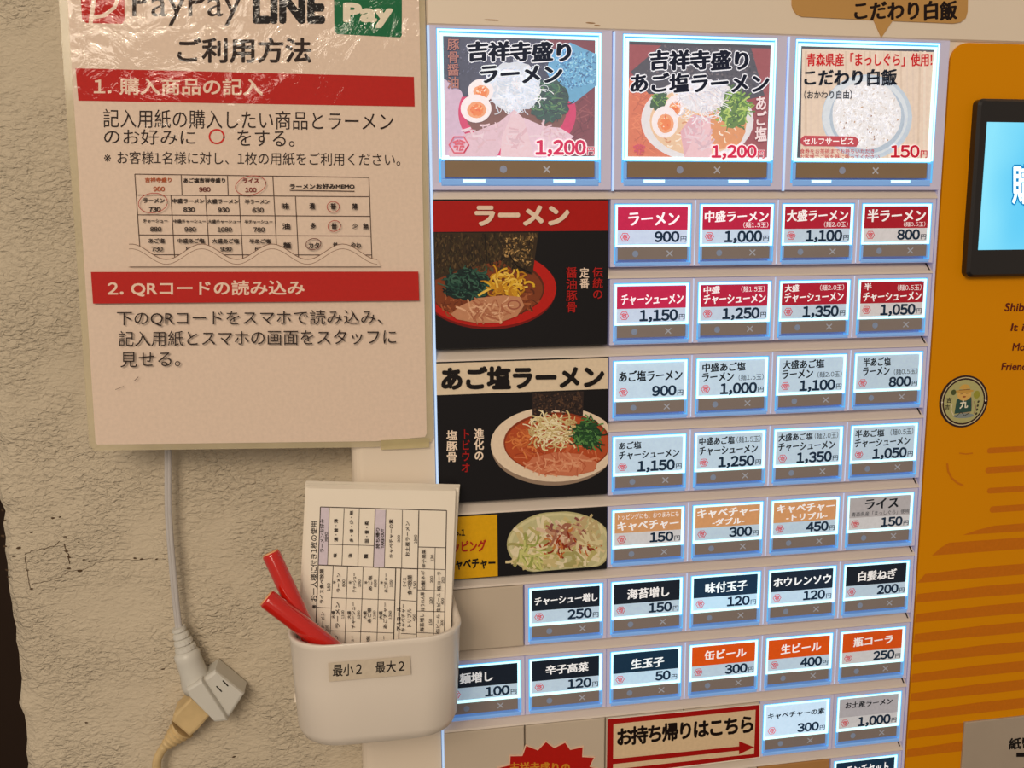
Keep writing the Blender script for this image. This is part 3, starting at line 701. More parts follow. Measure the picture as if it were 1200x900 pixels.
big(2.09, 'picture button with bowl of rice', art2, (.64, 1.06))
for u in (-.025, 2.0): MB().box(u - .01, u + .012, -1.83, -.14, -.008, .02).build('acrylic_divider', M_EDGE, mach)
for r in range(7):
    for c in range(3): MB().box(c + .942, c + .95, r * QR - .04, r * QR + .69, -.004, .02).build('acrylic_divider', M_EDGE, mach)

# ---- picture panels left of the small buttons
def panel(u0, v0, u1, v1, label, artf, art_c=-.001):
    h = MB().box(u0, u1, v0, v1, .0, BP, bev=.004).build('picture_panel', mat('panel_black', (12, 11, 15), .5), mach); h['label'] = label
    A = Art(art_c); artf(A); A.build('picture', M_PANEL, h); return h
INKB = (18, 16, 20)
def pr1(A):
    A.urect(-2.03, -.036, -.075, .294, (172, 18, 14)); A.urect(-2.03, .294, -.075, 1.565, INKB)
    # bowl clipped at the panel's left edge
    X0 = 508
    def cl(pts): return [(max(x, X0 + (y - 235) * .02), y) for x, y in pts]
    def ce(cx, cy, rx, ry, col, jit=0, n=48):
        A.poly(cl([(cx + rx * math.cos(6.2832 * i / n) * (1 + random.uniform(-jit, jit)), cy + ry * math.sin(6.2832 * i / n)) for i in range(n)]), col)
    ce(573, 341, 78, 45, (120, 16, 12)); ce(573, 338, 79, 45, (188, 28, 20)); ce(570, 338, 68, 37, (96, 40, 22)); ce(570, 339, 66, 35, (128, 62, 34))
    A.strands(60, 600, 350, 26, 18, [(150, 78, 44), (108, 50, 28), (168, 96, 58), (92, 44, 26)], 1.8, 10)
    A.strands(30, 530, 358, 14, 12, [(150, 78, 44), (108, 50, 28), (168, 96, 58)], 1.8, 8)
    A.poly(cl([(505, 272.5), (631, 272.5), (624, 322), (604, 318), (586, 305), (560, 312), (535, 318), (508, 328)]), (58, 44, 30))
    q = in_quad((510, 275), (628, 275), (620, 314), (512, 320))
    A.scatter(700, q, (.5, 1.3), [(80, 62, 40), (42, 32, 24), (98, 78, 50), (50, 42, 30), (70, 58, 36)], 4, (60, 120))
    A.scatter(90, in_quad((590, 278), (628, 276), (622, 312), (590, 300)), (.5, 1.1), [(150, 116, 70), (120, 94, 56), (186, 150, 96)], 3)
    A.line([(568, 274), (570, 306)], 1.5, (30, 24, 20)); A.line([(596, 298), (606, 312), (622, 320)], 1.6, (24, 18, 14))
    A.ell(548, 334, 27, 19, (22, 44, 42), jit=.12)
    A.strands(110, 548, 332, 24, 16, [(26, 60, 54), (16, 34, 36), (44, 84, 70), (60, 100, 84)], 1.5, 14)
    A.strands(70, 594, 334, 20, 14, [(226, 178, 48), (206, 150, 34), (236, 196, 84), (188, 128, 30)], 2.4, 18, 1.8)
    A.poly([(528, 368), (540, 358), (560, 349), (590, 346), (610, 348), (614, 358), (606, 370), (585, 378), (556, 378), (535, 374)], (196, 138, 104))
    A.strands(70, 572, 363, 30, 9, [(214, 160, 124), (182, 120, 88), (226, 178, 144), (170, 104, 76)], 1.8, 13, .4)
    A.ringline(602, 357, 7, 5, 1.6, (160, 92, 72))
    A.text('ラーメン', 556, 240.5, 667, 265, (232, 206, 184), off=.045, slope=0)
    A.text('伝統の', 694, 313, 706, 350, (176, 26, 22), off=.012, vertical=True); A.text('定番', 679, 313.5, 690, 338, (236, 214, 196), off=.016, vertical=True, dx=.01)
    A.text('醤油豚骨', 663, 313, 676, 366, (176, 26, 22), off=.012, vertical=True)
panel(-2.036, -.045, -.07, 1.575, 'black and red ramen picture panel', pr1)
def pr2(A):
    A.urect(-2.03, 1.73, -.06, 2.085, (226, 208, 182)); A.urect(-2.03, 2.085, -.06, 3.325, INKB)
    XR = 713
    def ce(cx, cy, rx, ry, col, n=48): A.poly([(min(cx + rx * math.cos(6.2832 * i / n), XR - (0.5)), cy + ry * math.sin(6.2832 * i / n)) for i in range(n)], col)
    ce(648, 525, 72, 44, (150, 128, 110)); ce(650, 520.5, 75, 44, (232, 212, 188)); ce(653, 519, 63, 36, (140, 56, 28)); ce(653, 520, 61, 34, (182, 78, 40))
    A.strands(70, 655, 530, 46, 22, [(204, 104, 64), (160, 62, 32), (214, 124, 84), (190, 84, 44)], 1.8, 14, .8)
    A.poly([(623.5, 460), (684, 458.5), (683, 488), (650, 480), (624, 496)], (48, 36, 34))
    A.scatter(260, in_quad((625, 462), (682, 460), (681, 484), (627, 486)), (.5, 1.2), [(74, 54, 44), (34, 26, 26), (92, 66, 50), (58, 44, 40)], 3)
    A.strands(34, 612, 516, 12, 14, [(220, 130, 70), (196, 100, 52)], 1.8, 14, 1.5)
    A.poly([(614, 548), (624, 536), (650, 530), (682, 532), (700, 542), (696, 552), (670, 558), (635, 556)], (204, 120, 86))
    A.strands(60, 656, 544, 34, 9, [(218, 142, 106), (188, 98, 66), (226, 160, 124)], 1.8, 14, .4)
    A.strands(150, 648, 505, 27, 17, [(232, 218, 170), (214, 196, 140), (240, 230, 196), (196, 172, 118)], 1.6, 16, 1.4)
    A.ell(688, 509, 17, 15, (40, 82, 44), jit=.2)
    A.strands(80, 688, 509, 18, 17, [(66, 118, 60), (34, 72, 42), (96, 146, 80), (28, 58, 38)], 1.6, 12)
    A.text('あご塩ラーメン', 517, 429.5, 708, 457, (20, 14, 14), off=.045, slope=-2.5)
    A.text('進化の', 555.5, 502, 567, 539, (240, 220, 200), off=.016, vertical=True, dx=.01); A.text('トビウオ', 541, 503, 550.5, 553, (166, 22, 20), off=.012, vertical=True)
    A.text('塩豚骨', 523, 504, 536, 541, (240, 220, 200), off=.016, vertical=True, dx=.01)
panel(-2.036, 1.72, -.055, 3.335, 'black and cream salt ramen picture panel', pr2)
def pr3(A):
    A.urect(-2.03, 3.5, -1.362, 4.24, (222, 168, 10)); A.urect(-1.362, 3.5, -.06, 4.24, INKB)
    XR, YB = 711, 0
    def yb(x): return 679 - (x - 539) * .086
    def yt(x): return 605.5 - (x - 541) * .064
    def cl(x, y): x = min(x, XR); return (x, min(max(y, yt(x) + 1.5), yb(x) - 1.5))
    for rx, ry, col in ((62, 39, (190, 184, 136)), (60, 37, (212, 206, 160)), (56, 34, (196, 192, 146))):
        A.poly([cl(656 + rx * math.cos(6.2832 * i / 48), 638 + ry * math.sin(6.2832 * i / 48)) for i in range(48)], col)
    def st(n, cx, cy, rx, ry, cols, wd, ln, curl):
        for _ in range(n):
            a = random.uniform(0, 6.28); r = math.sqrt(random.random()); x, y = cx + rx * r * math.cos(a), cy + ry * r * math.sin(a)
            d = random.uniform(0, 6.28); c = random.uniform(-curl, curl); p = []
            for k in range(6): p.append(cl(x, y)); x += ln / 5 * math.cos(d); y += ln / 5 * math.sin(d); d += c / 2
            if max(q[0] for q in p) < XR - 1 and max(q[1] - yb(q[0]) for q in p) < -3: A.line(p, wd * random.uniform(.7, 1.3), random.choice(cols))
    st(260, 652, 644, 50, 28, [(222, 206, 160), (206, 190, 136), (190, 180, 116), (230, 218, 184), (170, 164, 104)], 4.2, 15, .6)
    st(70, 664, 627, 26, 15, [(196, 150, 122), (164, 106, 84), (222, 192, 168), (140, 80, 76), (198, 130, 70)], 3, 12, 1)
    st(36, 662, 642, 38, 14, [(166, 66, 30), (140, 48, 26), (196, 110, 56)], 2, 8, 1)
    st(40, 620, 652, 14, 16, [(206, 206, 130), (156, 166, 84), (230, 216, 170)], 2.6, 14, .4)
    st(26, 690, 625, 16, 16, [(220, 208, 164), (196, 176, 130)], 3.6, 12, .6)
    A.text('人気No.1', 512, 619, 545, 628.5, (20, 14, 10), off=.03); A.text('トッピング', 522, 634, 569.5, 648, (176, 40, 20), off=.035, slope=-2); A.text('キャベチャー', 524, 655, 580.5, 668, (20, 14, 10), off=.035, slope=-2)
panel(-2.036, 3.49, -.055, 4.25, 'yellow and black cabbage picture panel', pr3)

# ================================================================= SIGNS STUCK ON THE MACHINE
def sign(name, label, cat, outline_px, c, thick, material_body, artf, ink=M_STICK):
    """thin sheet with its print, set on the front"""
    pts = [un(x, y, c) for x, y in outline_px]
    cu_ = sum(p[0] for p in pts) / len(pts); cv_ = sum(p[1] for p in pts) / len(pts)
    root = empty(name, (cu_, cv_, c), label, cat)
    mb = MB(); mb.loft([[(*p, c + thick) for p in pts], [(*p, c) for p in pts]]); mb.build('sheet', material_body, root)
    A = Art(c - .0008); artf(A); A.build('print', ink, root); return root
gold = mat('gold_film', (206, 158, 92), .35, metal=.35, var=.12, scale=10, bump=.0006, bscale=18)
def sg_rice(A):
    A.text('こだわり白飯', 1001, .5, 1122, 24.5, (28, 14, 10), off=.02, rise=.1, dx=.02, slope=0)
ol = [(928, -20), (928, 6), (930, 12), (934, 17), (940, 19.5), (1024, 23.5), (1033, 44), (1046, 24.5), (1118, 27.5), (1126, 26), (1132, 21), (1134, 14), (1135, -20)]
sign('speech_bubble_sign', 'gold speech bubble sticker above the rice picture button', 'sticker', ol, -.012, .012, gold, sg_rice, M_PRINT)
def sg_take(A):
    q = [(712, 843), (890, 826), (890, 887), (711, 909)]
    R_ = (166, 14, 12)
    A.poly(q, R_)
    a, b_ = un(712, 843, A.c); c_, d = un(890, 887, A.c)
    A.urect(a + .075, b_ + .07, c_ - .075, d - .07 + .02, (222, 196, 160))
    A.text('お持ち帰りはこちら', 723, 853, 883, 875, (22, 10, 8), off=.035, kern=.9, slope=-16)
    A.poly([un(718, 889.5, A.c), un(866, 874.5, A.c), un(866, 868.5, A.c), un(884, 875.5, A.c), un(866, 884, A.c), un(866, 879.5, A.c), un(718, 895.5, A.c)], R_, raw=True)
tk = sign('takeaway_sign', 'red bordered laminated arrow sign below the canned beer button', 'sign', [(712, 842), (891, 825), (891, 888), (711, 911)], -.02, .02, M_PAPER, sg_take)
def sg_star(A):
    cx, cy = un(640, 916, A.c)
    A.text('吉祥寺盛りの', 597, 893, 668, 908, (206, 136, 40), off=.015, rise=.06, dx=.02)
sc, sv = un(640, 918, -.015)
star = []
for i in range(36):
    a = 2 * math.pi * i / 36 - math.pi / 2; r = (.555 if i % 2 == 0 else .47) * random.uniform(.98, 1.03); star.append((sc + r * math.cos(a) * 1.28, sv + r * math.sin(a) ))
root = empty('starburst_sticker', (sc, sv, -.012), 'red starburst sticker with gold lettering on the blank covers', 'sticker')
mb = MB(); mb.loft([[(*p, .0) for p in star], [(*p, -.012) for p in star]]); mb.build('sheet', mat('starburst_backing', (225, 190, 165), .4), root)
A = Art(-.0125); A.poly([((p[0] - sc) * .97 + sc, (p[1] - sv) * .965 + sv) for p in star], (178, 24, 16), raw=True); sg_star(A); A.build('print', M_STICK, root)
# round emblem
rc = un(1129.5, 470.5, -.008)
root = empty('round_sticker', (rc[0], rc[1], -.006), 'round green emblem sticker with straw-hatted figure on the yellow panel', 'sticker')
A = Art(-.008, px=False); rr = .332
mb = MB(); ci = [(rc[0] + rr * math.cos(6.2832 * i / 40), rc[1] + rr * .985 * math.sin(6.2832 * i / 40)) for i in range(40)]
mb.loft([[(*p, .0) for p in ci], [(*p, -.007) for p in ci]]); mb.build('sheet', M_DARK, root)
GRN = (176, 172, 116)
x, y = rc
A.ell(x, y, rr * .99, rr * .985, (46, 18, 12)); A.ringline(x, y, rr * .9, rr * .9, .012, (200, 188, 150), n=40); A.ell(x, y, rr * .82, rr * .82, GRN)
A.ell(x + .02, y + .05, .1, .16, (158, 142, 112)); A.poly([(x - .1, y - .03), (x + .1, y - .05), (x + .115, y + .13), (x - .12, y + .15)], (36, 74, 66))
A.ell(x + .0, y - .085, .095, .075, (216, 172, 92)); A.ell(x - .0, y - .13, .125, .022, (196, 152, 70)); A.ell(x, y - .16, .075, .055, (206, 164, 78), a0=180, a1=360)
A.line([(x - .075, y - .145), (x + .075, y - .15)], .008, (110, 70, 30)); A.line([(x - .055, y - .095), (x - .02, y - .097)], .006, (90, 50, 24)); A.line([(x + .02, y - .1), (x + .055, y - .102)], .006, (90, 50, 24)); A.ell(x, y - .06, .024, .01, (150, 80, 40))
A.ell(x + .01, y + .18, .14, .03, (130, 140, 140)); A.line([(x - .1, y + .19), (x - .03, y + .13), (x + .02, y + .18), (x + .08, y + .15)], .01, (40, 40, 36)); A.ell(x + .17, y - .08, .045, .05, (150, 148, 50)); A.ell(x - .15, y - .12, .035, .035, (70, 80, 40))
A.text('九', x - .055, y - .02, x + .06, y + .09, (230, 226, 206), off=.03, rise=.08)
A.text('吉', x - .25, y + .03, x - .19, y + .1, (40, 36, 26), off=.02); A.text('吉', x - .24, y - .06, x - .17, y + .01, (40, 36, 26), off=.02)
for k in range(4): A.ell(x + .2 - k * .006, y + .01 + k * .05, .014, .018, (60, 54, 36), 30, n=8)
A.line([(x - .16, y + .02), (x - .17, y + .1), (x - .13, y + .17)], .012, (210, 200, 170)); A.line([(x + .14, y - .0), (x + .17, y + .08), (x + .15, y + .16)], .012, (150, 120, 100))
for s_ in (-1, 1): A.ell(x + s_ * rr * .9, y, .012, .012, (236, 226, 206), n=8)
A.build('print', M_STICK, root)

# ================================================================= LAMINATED POSTER
pc = -.02
PO = [un(68, -60, pc), un(72, 0, pc), un(107, 525, pc), un(505, 517, pc), un(495, 0, pc), un(493, -60, pc)]
po_root = empty('instruction_poster', (-3.9, .3, pc), 'large laminated white poster with red bars taped over wall and machine', 'poster')
outer = [un(64, -60, pc), un(70, 15, pc), un(104.5, 521, pc), un(110, 528, pc), un(440, 524, pc), un(505, 518, pc), un(508, 512, pc), un(500, 150, pc), un(498, 0, pc), un(496, -60, pc)]
inner = [un(77, -50, pc), un(80, 15, pc), un(112, 518, pc), un(114, 521, pc), un(440, 517, pc), un(498, 512, pc), un(500, 508, pc), un(494, 150, pc), un(491, 0, pc), un(489, -50, pc)]
mb = MB(); n = len(outer)
mb.v = [(*p, pc - .004) for p in outer] + [(*p, pc - .004) for p in inner] + [(*p, pc + .012) for p in outer] + [(*p, pc + .012) for p in inner]
for i in range(n):
    j = (i + 1) % n; mb.f += [(i, j, n + j, n + i), (2 * n + i, 2 * n + j, j, i), (3 * n + i, 3 * n + j, 2 * n + j, 2 * n + i)]
mb.build('laminate_edge', M_LAMEDGE, po_root)['label'] = 'clear yellowed plastic margin'
mb = MB(); mb.loft([[(*p, pc + .010) for p in inner], [(*p, pc - .002) for p in inner]]); mb.build('backing', M_PAPER, po_root)
A = Art(pc - .003)
PW = (226, 204, 186)
A.poly([un(*q, pc) for q in ((77, -50), (80, 15), (112, 518), (114, 521), (440, 517), (498, 512), (500, 508), (494, 150), (491, 0), (489, -50))], PW, raw=True)
INK = (40, 24, 18); RB = (186, 24, 14)
rr_ = [(97, -14), (146, -12), (146, 24), (143, 28), (101, 27), (96, 22), (94, -12)]
A.poly(rr_, RB)
A.line([(112, -16), (106, 29)], 5, (238, 214, 196)); A.line([(108, 21), (122, 18), (134, 9), (139, -3), (138, -14)], 4.5, (238, 214, 196))
A.text('PayPay', 155, -14, 283, 30, INK, off=.006); A.text('LINE', 296, -10, 381, 28, (18, 12, 12), off=.05, kern=1.02, slope=0)
A.poly([(391, -20), (471, -18), (471, 41), (469, 44), (395, 40), (392, 37)], (4, 104, 62)); A.text('Pay', 402, 3, 461, 33, (232, 222, 200), off=.045)
A.text('ご利用方法', 208, 44, 365, 74, INK, off=.022, slope=0)
A.poly([(88.5, 80), (485, 90), (486, 125), (92, 118)], RB); A.text('1. 購入商品の記入', 110, 91, 308, 111, (236, 206, 186), off=.018, slope=1)
A.text('記入用紙の購入したい商品とラーメン', 121, 127.5, 461, 149.5, INK, off=.004, slope=4); A.text('のお好みに', 122, 151, 229, 169, INK, off=.004, slope=1); A.ringline(254, 160, 8.5, 8, 2, (206, 40, 30)); A.text('をする。', 278, 152, 345, 171, INK, off=.004, slope=1)
A.text('※お客様1名様に対し、1枚の用紙をご利用ください。', 122, 177, 469, 192, INK, off=.0, slope=2.5)
LN = (74, 50, 38)
def ln(x0, y0, x1, y1, w_=.9, col=LN): A.line([(x0, y0), (x1, y1)], w_, col, fine=True)
ln(158, 204, 432, 208); ln(160, 228.5, 433, 230.5); ln(161.5, 251.8, 433.7, 253.6); ln(163.2, 275.2, 434.5, 276.6); ln(165, 298.4, 436, 298.8)
ln(158, 204, 165, 306); ln(432.3, 207.8, 436, 308); ln(212.4, 205, 213.4, 228.8); ln(266.5, 205.8, 267.5, 229); ln(319.7, 206.4, 325, 306); ln(200.3, 228.8, 205, 308); ln(240.8, 229, 246, 306); ln(280, 229.3, 285, 308); ln(346.2, 230, 350, 306)
def cell(t, cx, cy, w_, h=5.6, col=INK, off=.03): A.text(t, cx - w_ / 2, cy - h / 2, cx + w_ / 2, cy + h / 2, col, off=off)
OC = (176, 84, 40)
cell('吉祥寺盛り', 185.5, 211, 31, col=OC); cell('980', 186.5, 221.5, 13.5, col=OC); cell('あご塩吉祥寺盛り', 239.5, 211.5, 49); cell('980', 240, 222, 13.5, col=(110, 40, 30)); cell('ライス', 294, 211.8, 19, col=(130, 40, 30)); cell('100', 294, 222.5, 13, col=(130, 40, 30))
cell('ラーメンお好みMEMO', 377.5, 218.5, 76, 6.2, off=.03); ln(339.5, 223, 415.5, 224.2, .9)
for k, (t, w_, p_) in enumerate((('ラーメン', 25, '730'), ('中盛ラーメン', 37.5, '830'), ('大盛ラーメン', 37.5, '930'), ('半ラーメン', 29, '630'))): cell(t, 180.5 + k * 40.3, 235 + k * .4, w_); cell(p_, 181.5 + k * 40.3, 245.3 + k * .3, 13.5)
for k, (t, w_, p_) in enumerate((('チャーシュー', 29, '880'), ('中盛チャーシュー', 38, '980'), ('大盛チャーシュー', 38, '1080'), ('半チャーシュー', 33, '780'))): cell(t, 182.3 + k * 40.3, 259 + k * .3, w_, 4.4); cell(p_, 183 + k * 40.3, 268.5 + k * .2, 13.5 if len(p_) == 3 else 17)
for k, (t, w_, p_) in enumerate((('あご塩', 19, '730'), ('中盛あご塩', 31.5, '830'), ('大盛あご塩', 31.5, '930'), ('半あご塩', 25, '630'))): cell(t, 184 + k * 40.3, 282 + k * .2, w_); cell(p_, 184.7 + k * 40.3, 291.8, 13.5)
for t, x, y, w_ in (('味', 334.5, 241.5, 9), ('油', 335.5, 265, 9), ('麺', 336.5, 287.5, 9), ('濃', 365.8, 241.5, 6.5), ('普', 390.5, 241.8, 6.5), ('薄', 415.5, 242, 6.5), ('多', 367, 264.5, 6.5), ('普', 391.5, 264.8, 6.5), ('少', 416, 264.8, 6), ('無', 428.5, 265, 6.5), ('カタ', 368, 287.5, 12.5), ('普', 393, 287, 6), ('やわ', 417, 287.5, 12)): cell(t, x, y, w_, 7.2 if w_ > 6.4 else 6)
RP = (176, 60, 50)
A.ringline(180, 238, 17, 11.5, .8, RP, -6); A.ringline(294, 217.5, 18, 11, .8, RP, -12); A.ringline(390.5, 242.5, 7.2, 6.2, .8, RP); A.ringline(391.8, 264.8, 7.5, 6.2, .8, RP, -15); A.ringline(367.3, 286, 8.8, 6.4, .9, (110, 60, 50), -10)
wave = []
for i in range(73):
    x = 152 + 290 * i / 72; ph = (x - 152) / 82.3 * 2 * math.pi; wave.append((x, 295 - 9 * math.cos(ph - .2)))
A.poly(wave + [(446, 312), (150, 312)], PW); A.line(wave, .8, (120, 90, 74)); A.line([(a, b_ + 5.5) for a, b_ in wave], .7, (140, 108, 90))
A.poly([(107.5, 318.5), (490, 318), (491, 352), (110, 355.5)], RB); A.text('2. QRコードの読み込み', 127, 329, 357, 347.5, (236, 206, 186), off=.018, slope=-1)
A.text('下のQRコードをスマホで読み込み、', 138, 364, 448, 382, INK, off=.004, slope=-1.5); A.text('記入用紙とスマホの画面をスタッフに', 140, 387.5, 464, 405.5, INK, off=.004, slope=-2.5); A.text('見せる。', 142, 412, 212, 430, INK, off=.004, slope=-1)
ln(158, 446, 163, 441, .7); ln(136, 456, 146, 452, .5)
A.build('printed_face', M_LAM, po_root)
MB().box(*[un(446, 515, pc - .01)[0], un(503, 515, pc - .01)[0], un(446, 516, pc - .01)[1], un(470, 526, pc - .01)[1]], pc - .012, pc - .004).build('tape', M_TAPE, po_root)

# ================================================================= SLIP HOLDER (white pocket) WITH SLIPS AND PENS
BF, BB = -1.35, .06                                  # front and back depth of the pocket
bu0, bv0 = un(338, 745, -.9); bu1 = un(540, 735, -.9)[0]
hold = empty('slip_holder', ((bu0 + bu1) / 2, 5.8, -.6), 'white plastic pocket on the machine side holding order slips', 'holder')
def rr3(u0, u1, c0, c1, r, v, n=7, rb=.12):
    """plan outline (front corners rounded by r, back by rb), at height v"""
    o_ = []
    for cx, cy, a0, q in ((u1 - r, c0 + r, -90, r), (u1 - rb, c1 - rb, 0, rb), (u0 + rb, c1 - rb, 90, rb), (u0 + r, c0 + r, 180, r)):
        for i in range(n + 1):
            a = math.radians(a0 + 90 * i / n); o_.append((cx + q * math.cos(a), v, cy + q * math.sin(a)))
    return o_
bt = un(400, 757, BF)[1]; bb = un(420, 868, BF + .25)[1]
taper = .035
ringsO = []
def rg(v, inset, r=.42): return rr3(bu0 + inset, bu1 - inset, BF + inset, BB, r, v)
outer_r = [rg(bt, .0), rg(bt + .05, .012), rg(bt + .5, .03), rg(bb - .16, .055), rg(bb - .06, .09), rg(bb - .015, .16), rg(bb, .26)]
inner_r = [rg(bb - .07, .3), rg(bb - .12, .15), rg(bt + .5, .085), rg(bt + .03, .06), rg(bt - .002, .045), rg(bt - .012, .02)]
mb = MB(); mb.loft(outer_r[::-1] + [rg(bt - .012, .008)] + inner_r[::-1]); mb.build('pocket', M_WHITEP, hold, smooth=True)
A = Art(BF - .004)
lc = BF + .02
A.poly([un(*q, A.c) for q in ((384.5, 777), (480.5, 769), (481.5, 790.5), (385.5, 799))], (204, 190, 170), raw=True)
A.text('最小２', 390, 779, 424, 793, (24, 18, 16), off=.014, slope=-2); A.text('最大２', 440, 775.5, 474, 789, (24, 18, 16), off=.014, slope=-2)
A.build('label_tape', M_STICK, hold)['label'] = 'clear tape label with black characters'

# tilted slips: bottom of the stack leans to the front of the pocket
def slip_plane(off):
    # depth as a function of v: top far, bottom near
    def f(p): return (p[0], p[1], -.28 - (p[1] - 3.0) * .30 + off + (p[2]))
    return f
def unslip(x, y, off=0):
    a, b_ = (x - 600) / FPX, (y - 450) / FPX
    d = [R[0][i] * a + R[1][i] * b_ + R[2][i] for i in range(3)]
    # CU[2]+s d2 = -.28 - (CU[1]+s d1 -3)*.30 + off
    s = (-.28 - (CU[1] - 3) * .30 + off - CU[2]) / (d[2] + .30 * d[1])
    return (CU[0] + s * d[0], CU[1] + s * d[1])
def slip(off, q, lab, name='order_slip'):
    """q: four photo corners of the sheet's visible part; bottom is carried on down into the pocket"""
    tl, tr, br, bl = [unslip(x, y, off) for x, y in q]
    k = (5.12 - tl[1]) / (bl[1] - tl[1]); bl = (tl[0] + (bl[0] - tl[0]) * k, 5.12)
    k = (5.12 - tr[1]) / (br[1] - tr[1]); br = (tr[0] + (br[0] - tr[0]) * k, 5.12)
    f = slip_plane(off); cs = [tl, tr, br, bl]
    V = [f((*p, 0)) for p in cs] + [f((*p, .012)) for p in cs]
    F = [(0, 1, 2, 3), (7, 6, 5, 4)] + [((i), (i + 4), ((i + 1) % 4) + 4, (i + 1) % 4) for i in range(4)]
    return V, F
sroot = empty('order_slip', (-2.7, 5.5, -.8), 'printed white order slip at the front of the pocket', 'paper slip')
V, F = slip(0, ((361, 572), (534, 575), (528, 740), (352, 735)), '')
mesh('sheet', V, F, M_PAPER, sroot)
class SArt(Art):
    def _p(s, p): return unslip(p[0], p[1], 0)
A = SArt(0.0)
A.c = 0; A.z = -.0015; A.plane = slip_plane(0)
def c2(x, y): return (350 + x / 4.5, 560 + y / 4.5)
def sl(x0, y0, x1, y1, w_=.75): A.line([c2(x0, y0), c2(x1, y1)], w_, (58, 42, 34), fine=True)
for q in (((118, 155), (162, 158), (152, 462), (104, 458)), ((404, 167), (458, 170), (452, 472), (396, 468))): A.poly([c2(*p) for p in q], (206, 194, 206))
BX = 960
for g in (((115, 153), (84, BX)), ((780, 172), (766, BX)),): sl(*g[0], *g[1], 1.1)
sl(115, 153, 780, 172, 1.1); sl(103, 459, 630, 480, 1.2); sl(162, 158, 152, 462); sl(240, 160, 228, 466); sl(320, 163, 312, 468); sl(404, 166, 394, 470, 1); sl(460, 168, 452, 473); sl(547, 170, 543, 476); sl(634, 172, 618, BX, 1.1); sl(155, 350, 396, 357)
sl(630, 364, 776, 368, .9); sl(720, 366, 708, BX); sl(628, 478, 774, 484); sl(624, 590, 772, 596); sl(622, 702, 770, 706); sl(620, 815, 768, 822)
sl(182, 463, 160, BX); sl(258, 466, 240, BX); sl(340, 470, 322, BX); sl(424, 473, 410, BX); sl(512, 476, 498, BX, 1.2); sl(540, 477, 524, BX, 1.2)
sl(96, 682, 166, 686); sl(170, 632, 508, 644); sl(164, 805, 500, 818); sl(540, 645, 620, 650); sl(540, 820, 620, 824)
def rt(t, x0, y0, x1, y1, off=.014): 
    a = c2(x0, y0); b_ = c2(x1, y1); A.text(t, a[0], a[1], b_[0], b_[1], (44, 34, 30), off=off, rot=1)
rt('※お一人様に付き1枚の使用', 62, 228, 98, 690)
rt('ラーメンお好み', 112, 215, 134, 392, .02); rt('MEMO', 138, 286, 154, 334, .02)
rt('濃・普・薄', 186, 215, 208, 336, .02); rt('多・普・少・無', 268, 172, 288, 338, .02); rt('固・普・柔', 348, 226, 370, 342, .02); rt('味', 182, 396, 202, 418, .03); rt('油', 262, 398, 282, 420, .03); rt('麺', 344, 400, 366, 424, .03)
rt('持ち帰り', 406, 262, 428, 372, .02); rt('TAKE OUT', 434, 266, 450, 370, .03); rt('キャベチャーの素', 476, 216, 498, 420); rt('300', 520, 300, 534, 338); rt('お土産ラーメン', 562, 228, 584, 412); rt('1000', 608, 298, 624, 344)
rt('ライス食べ放題', 110, 478, 132, 660); rt('150', 150, 552, 166, 594)
for k, (t, p_) in enumerate((('ラーメン', '800'), ('チャーシュー', '1050'), ('あご塩', '800'), ('あごチャー', '1050'))):
    x = 182 + k * 83
    rt('半', x - 2, 540, x + 14, 556, .02); rt(t, x + 18, 500 if len(t) > 3 else 512, x + 38, 600 if len(t) > 3 else 590); rt(p_, x + 48, 534, x + 62, 572)
    x -= 7
    rt('大盛', x - 2, 698, x + 16, 740, .02); rt(t, x + 20, 652 if len(t) > 3 else 680, x + 40, 790 if len(t) > 3 else 760); rt({'800': '1100', '1050': '1350'}[p_], x + 50, 696, x + 64, 740)
    x -= 5; rt(t, x + 20, 828, x + 38, 930)
rt('アルコール', 516, 676, 538, 800, .025); rt('ライス', 548, 522, 566, 570); rt('食べ放題', 572, 508, 596, 612); rt('150', 604, 540, 618, 580)
rt('キャベチャー', 540, 660, 560, 806); rt('トリプル', 570, 682, 592, 780); rt('450', 600, 712, 614, 750)
for k, (t, p_) in enumerate((('辛子高菜', '120'), ('白髪ネギ', '200'), ('ほうれん草', '120'), ('海苔増し', '150'))): rt(t, 646 - k * 3, 372 + k * 112, 668 - k * 3, 470 + k * 112); rt(p_, 694 - k * 3, 400 + k * 112, 710 - k * 3, 436 + k * 112)
for k, (t, p_) in enumerate((('瓶コーラ', '250'), ('生ビール', '400'), ('缶ビール', '300'))): rt(t, 728 - k * 3, 488 + k * 112, 748 - k * 3, 588 + k * 112); rt(p_, 752 - k * 3, 516 + k * 112, 766 - k * 3, 550 + k * 112)
rt('人気', 90, 760, 106, 784, .02); rt('ラーメン', 118, 700, 136, 790); rt('1200', 142, 770, 156, 810)
A.build('printed_table', M_PRINT, sroot)
# the slips behind, each a sheet of its own
for k in range(9):
    off = .03 + k * .022
    dx_, dy_ = random.uniform(-1.6, 1.0), -.9 * k + random.uniform(-.3, .3)
    ex = 0 if k < 3 else (5 if k < 7 else 6)
    V, F = slip(off, ((359 + dx_ * .6, 571 + dy_), (533 + ex, 574 + dy_ * .85), (528, 740), (351 + dx_, 735)), '')
    o = mesh('order_slip', V, F, M_PAPER, None, at=(-2.7, 5.5, -.6))
    tag(o, 'white order slip in the stack behind the printed front slip', 'paper slip', 'order slips stacked in the pocket')

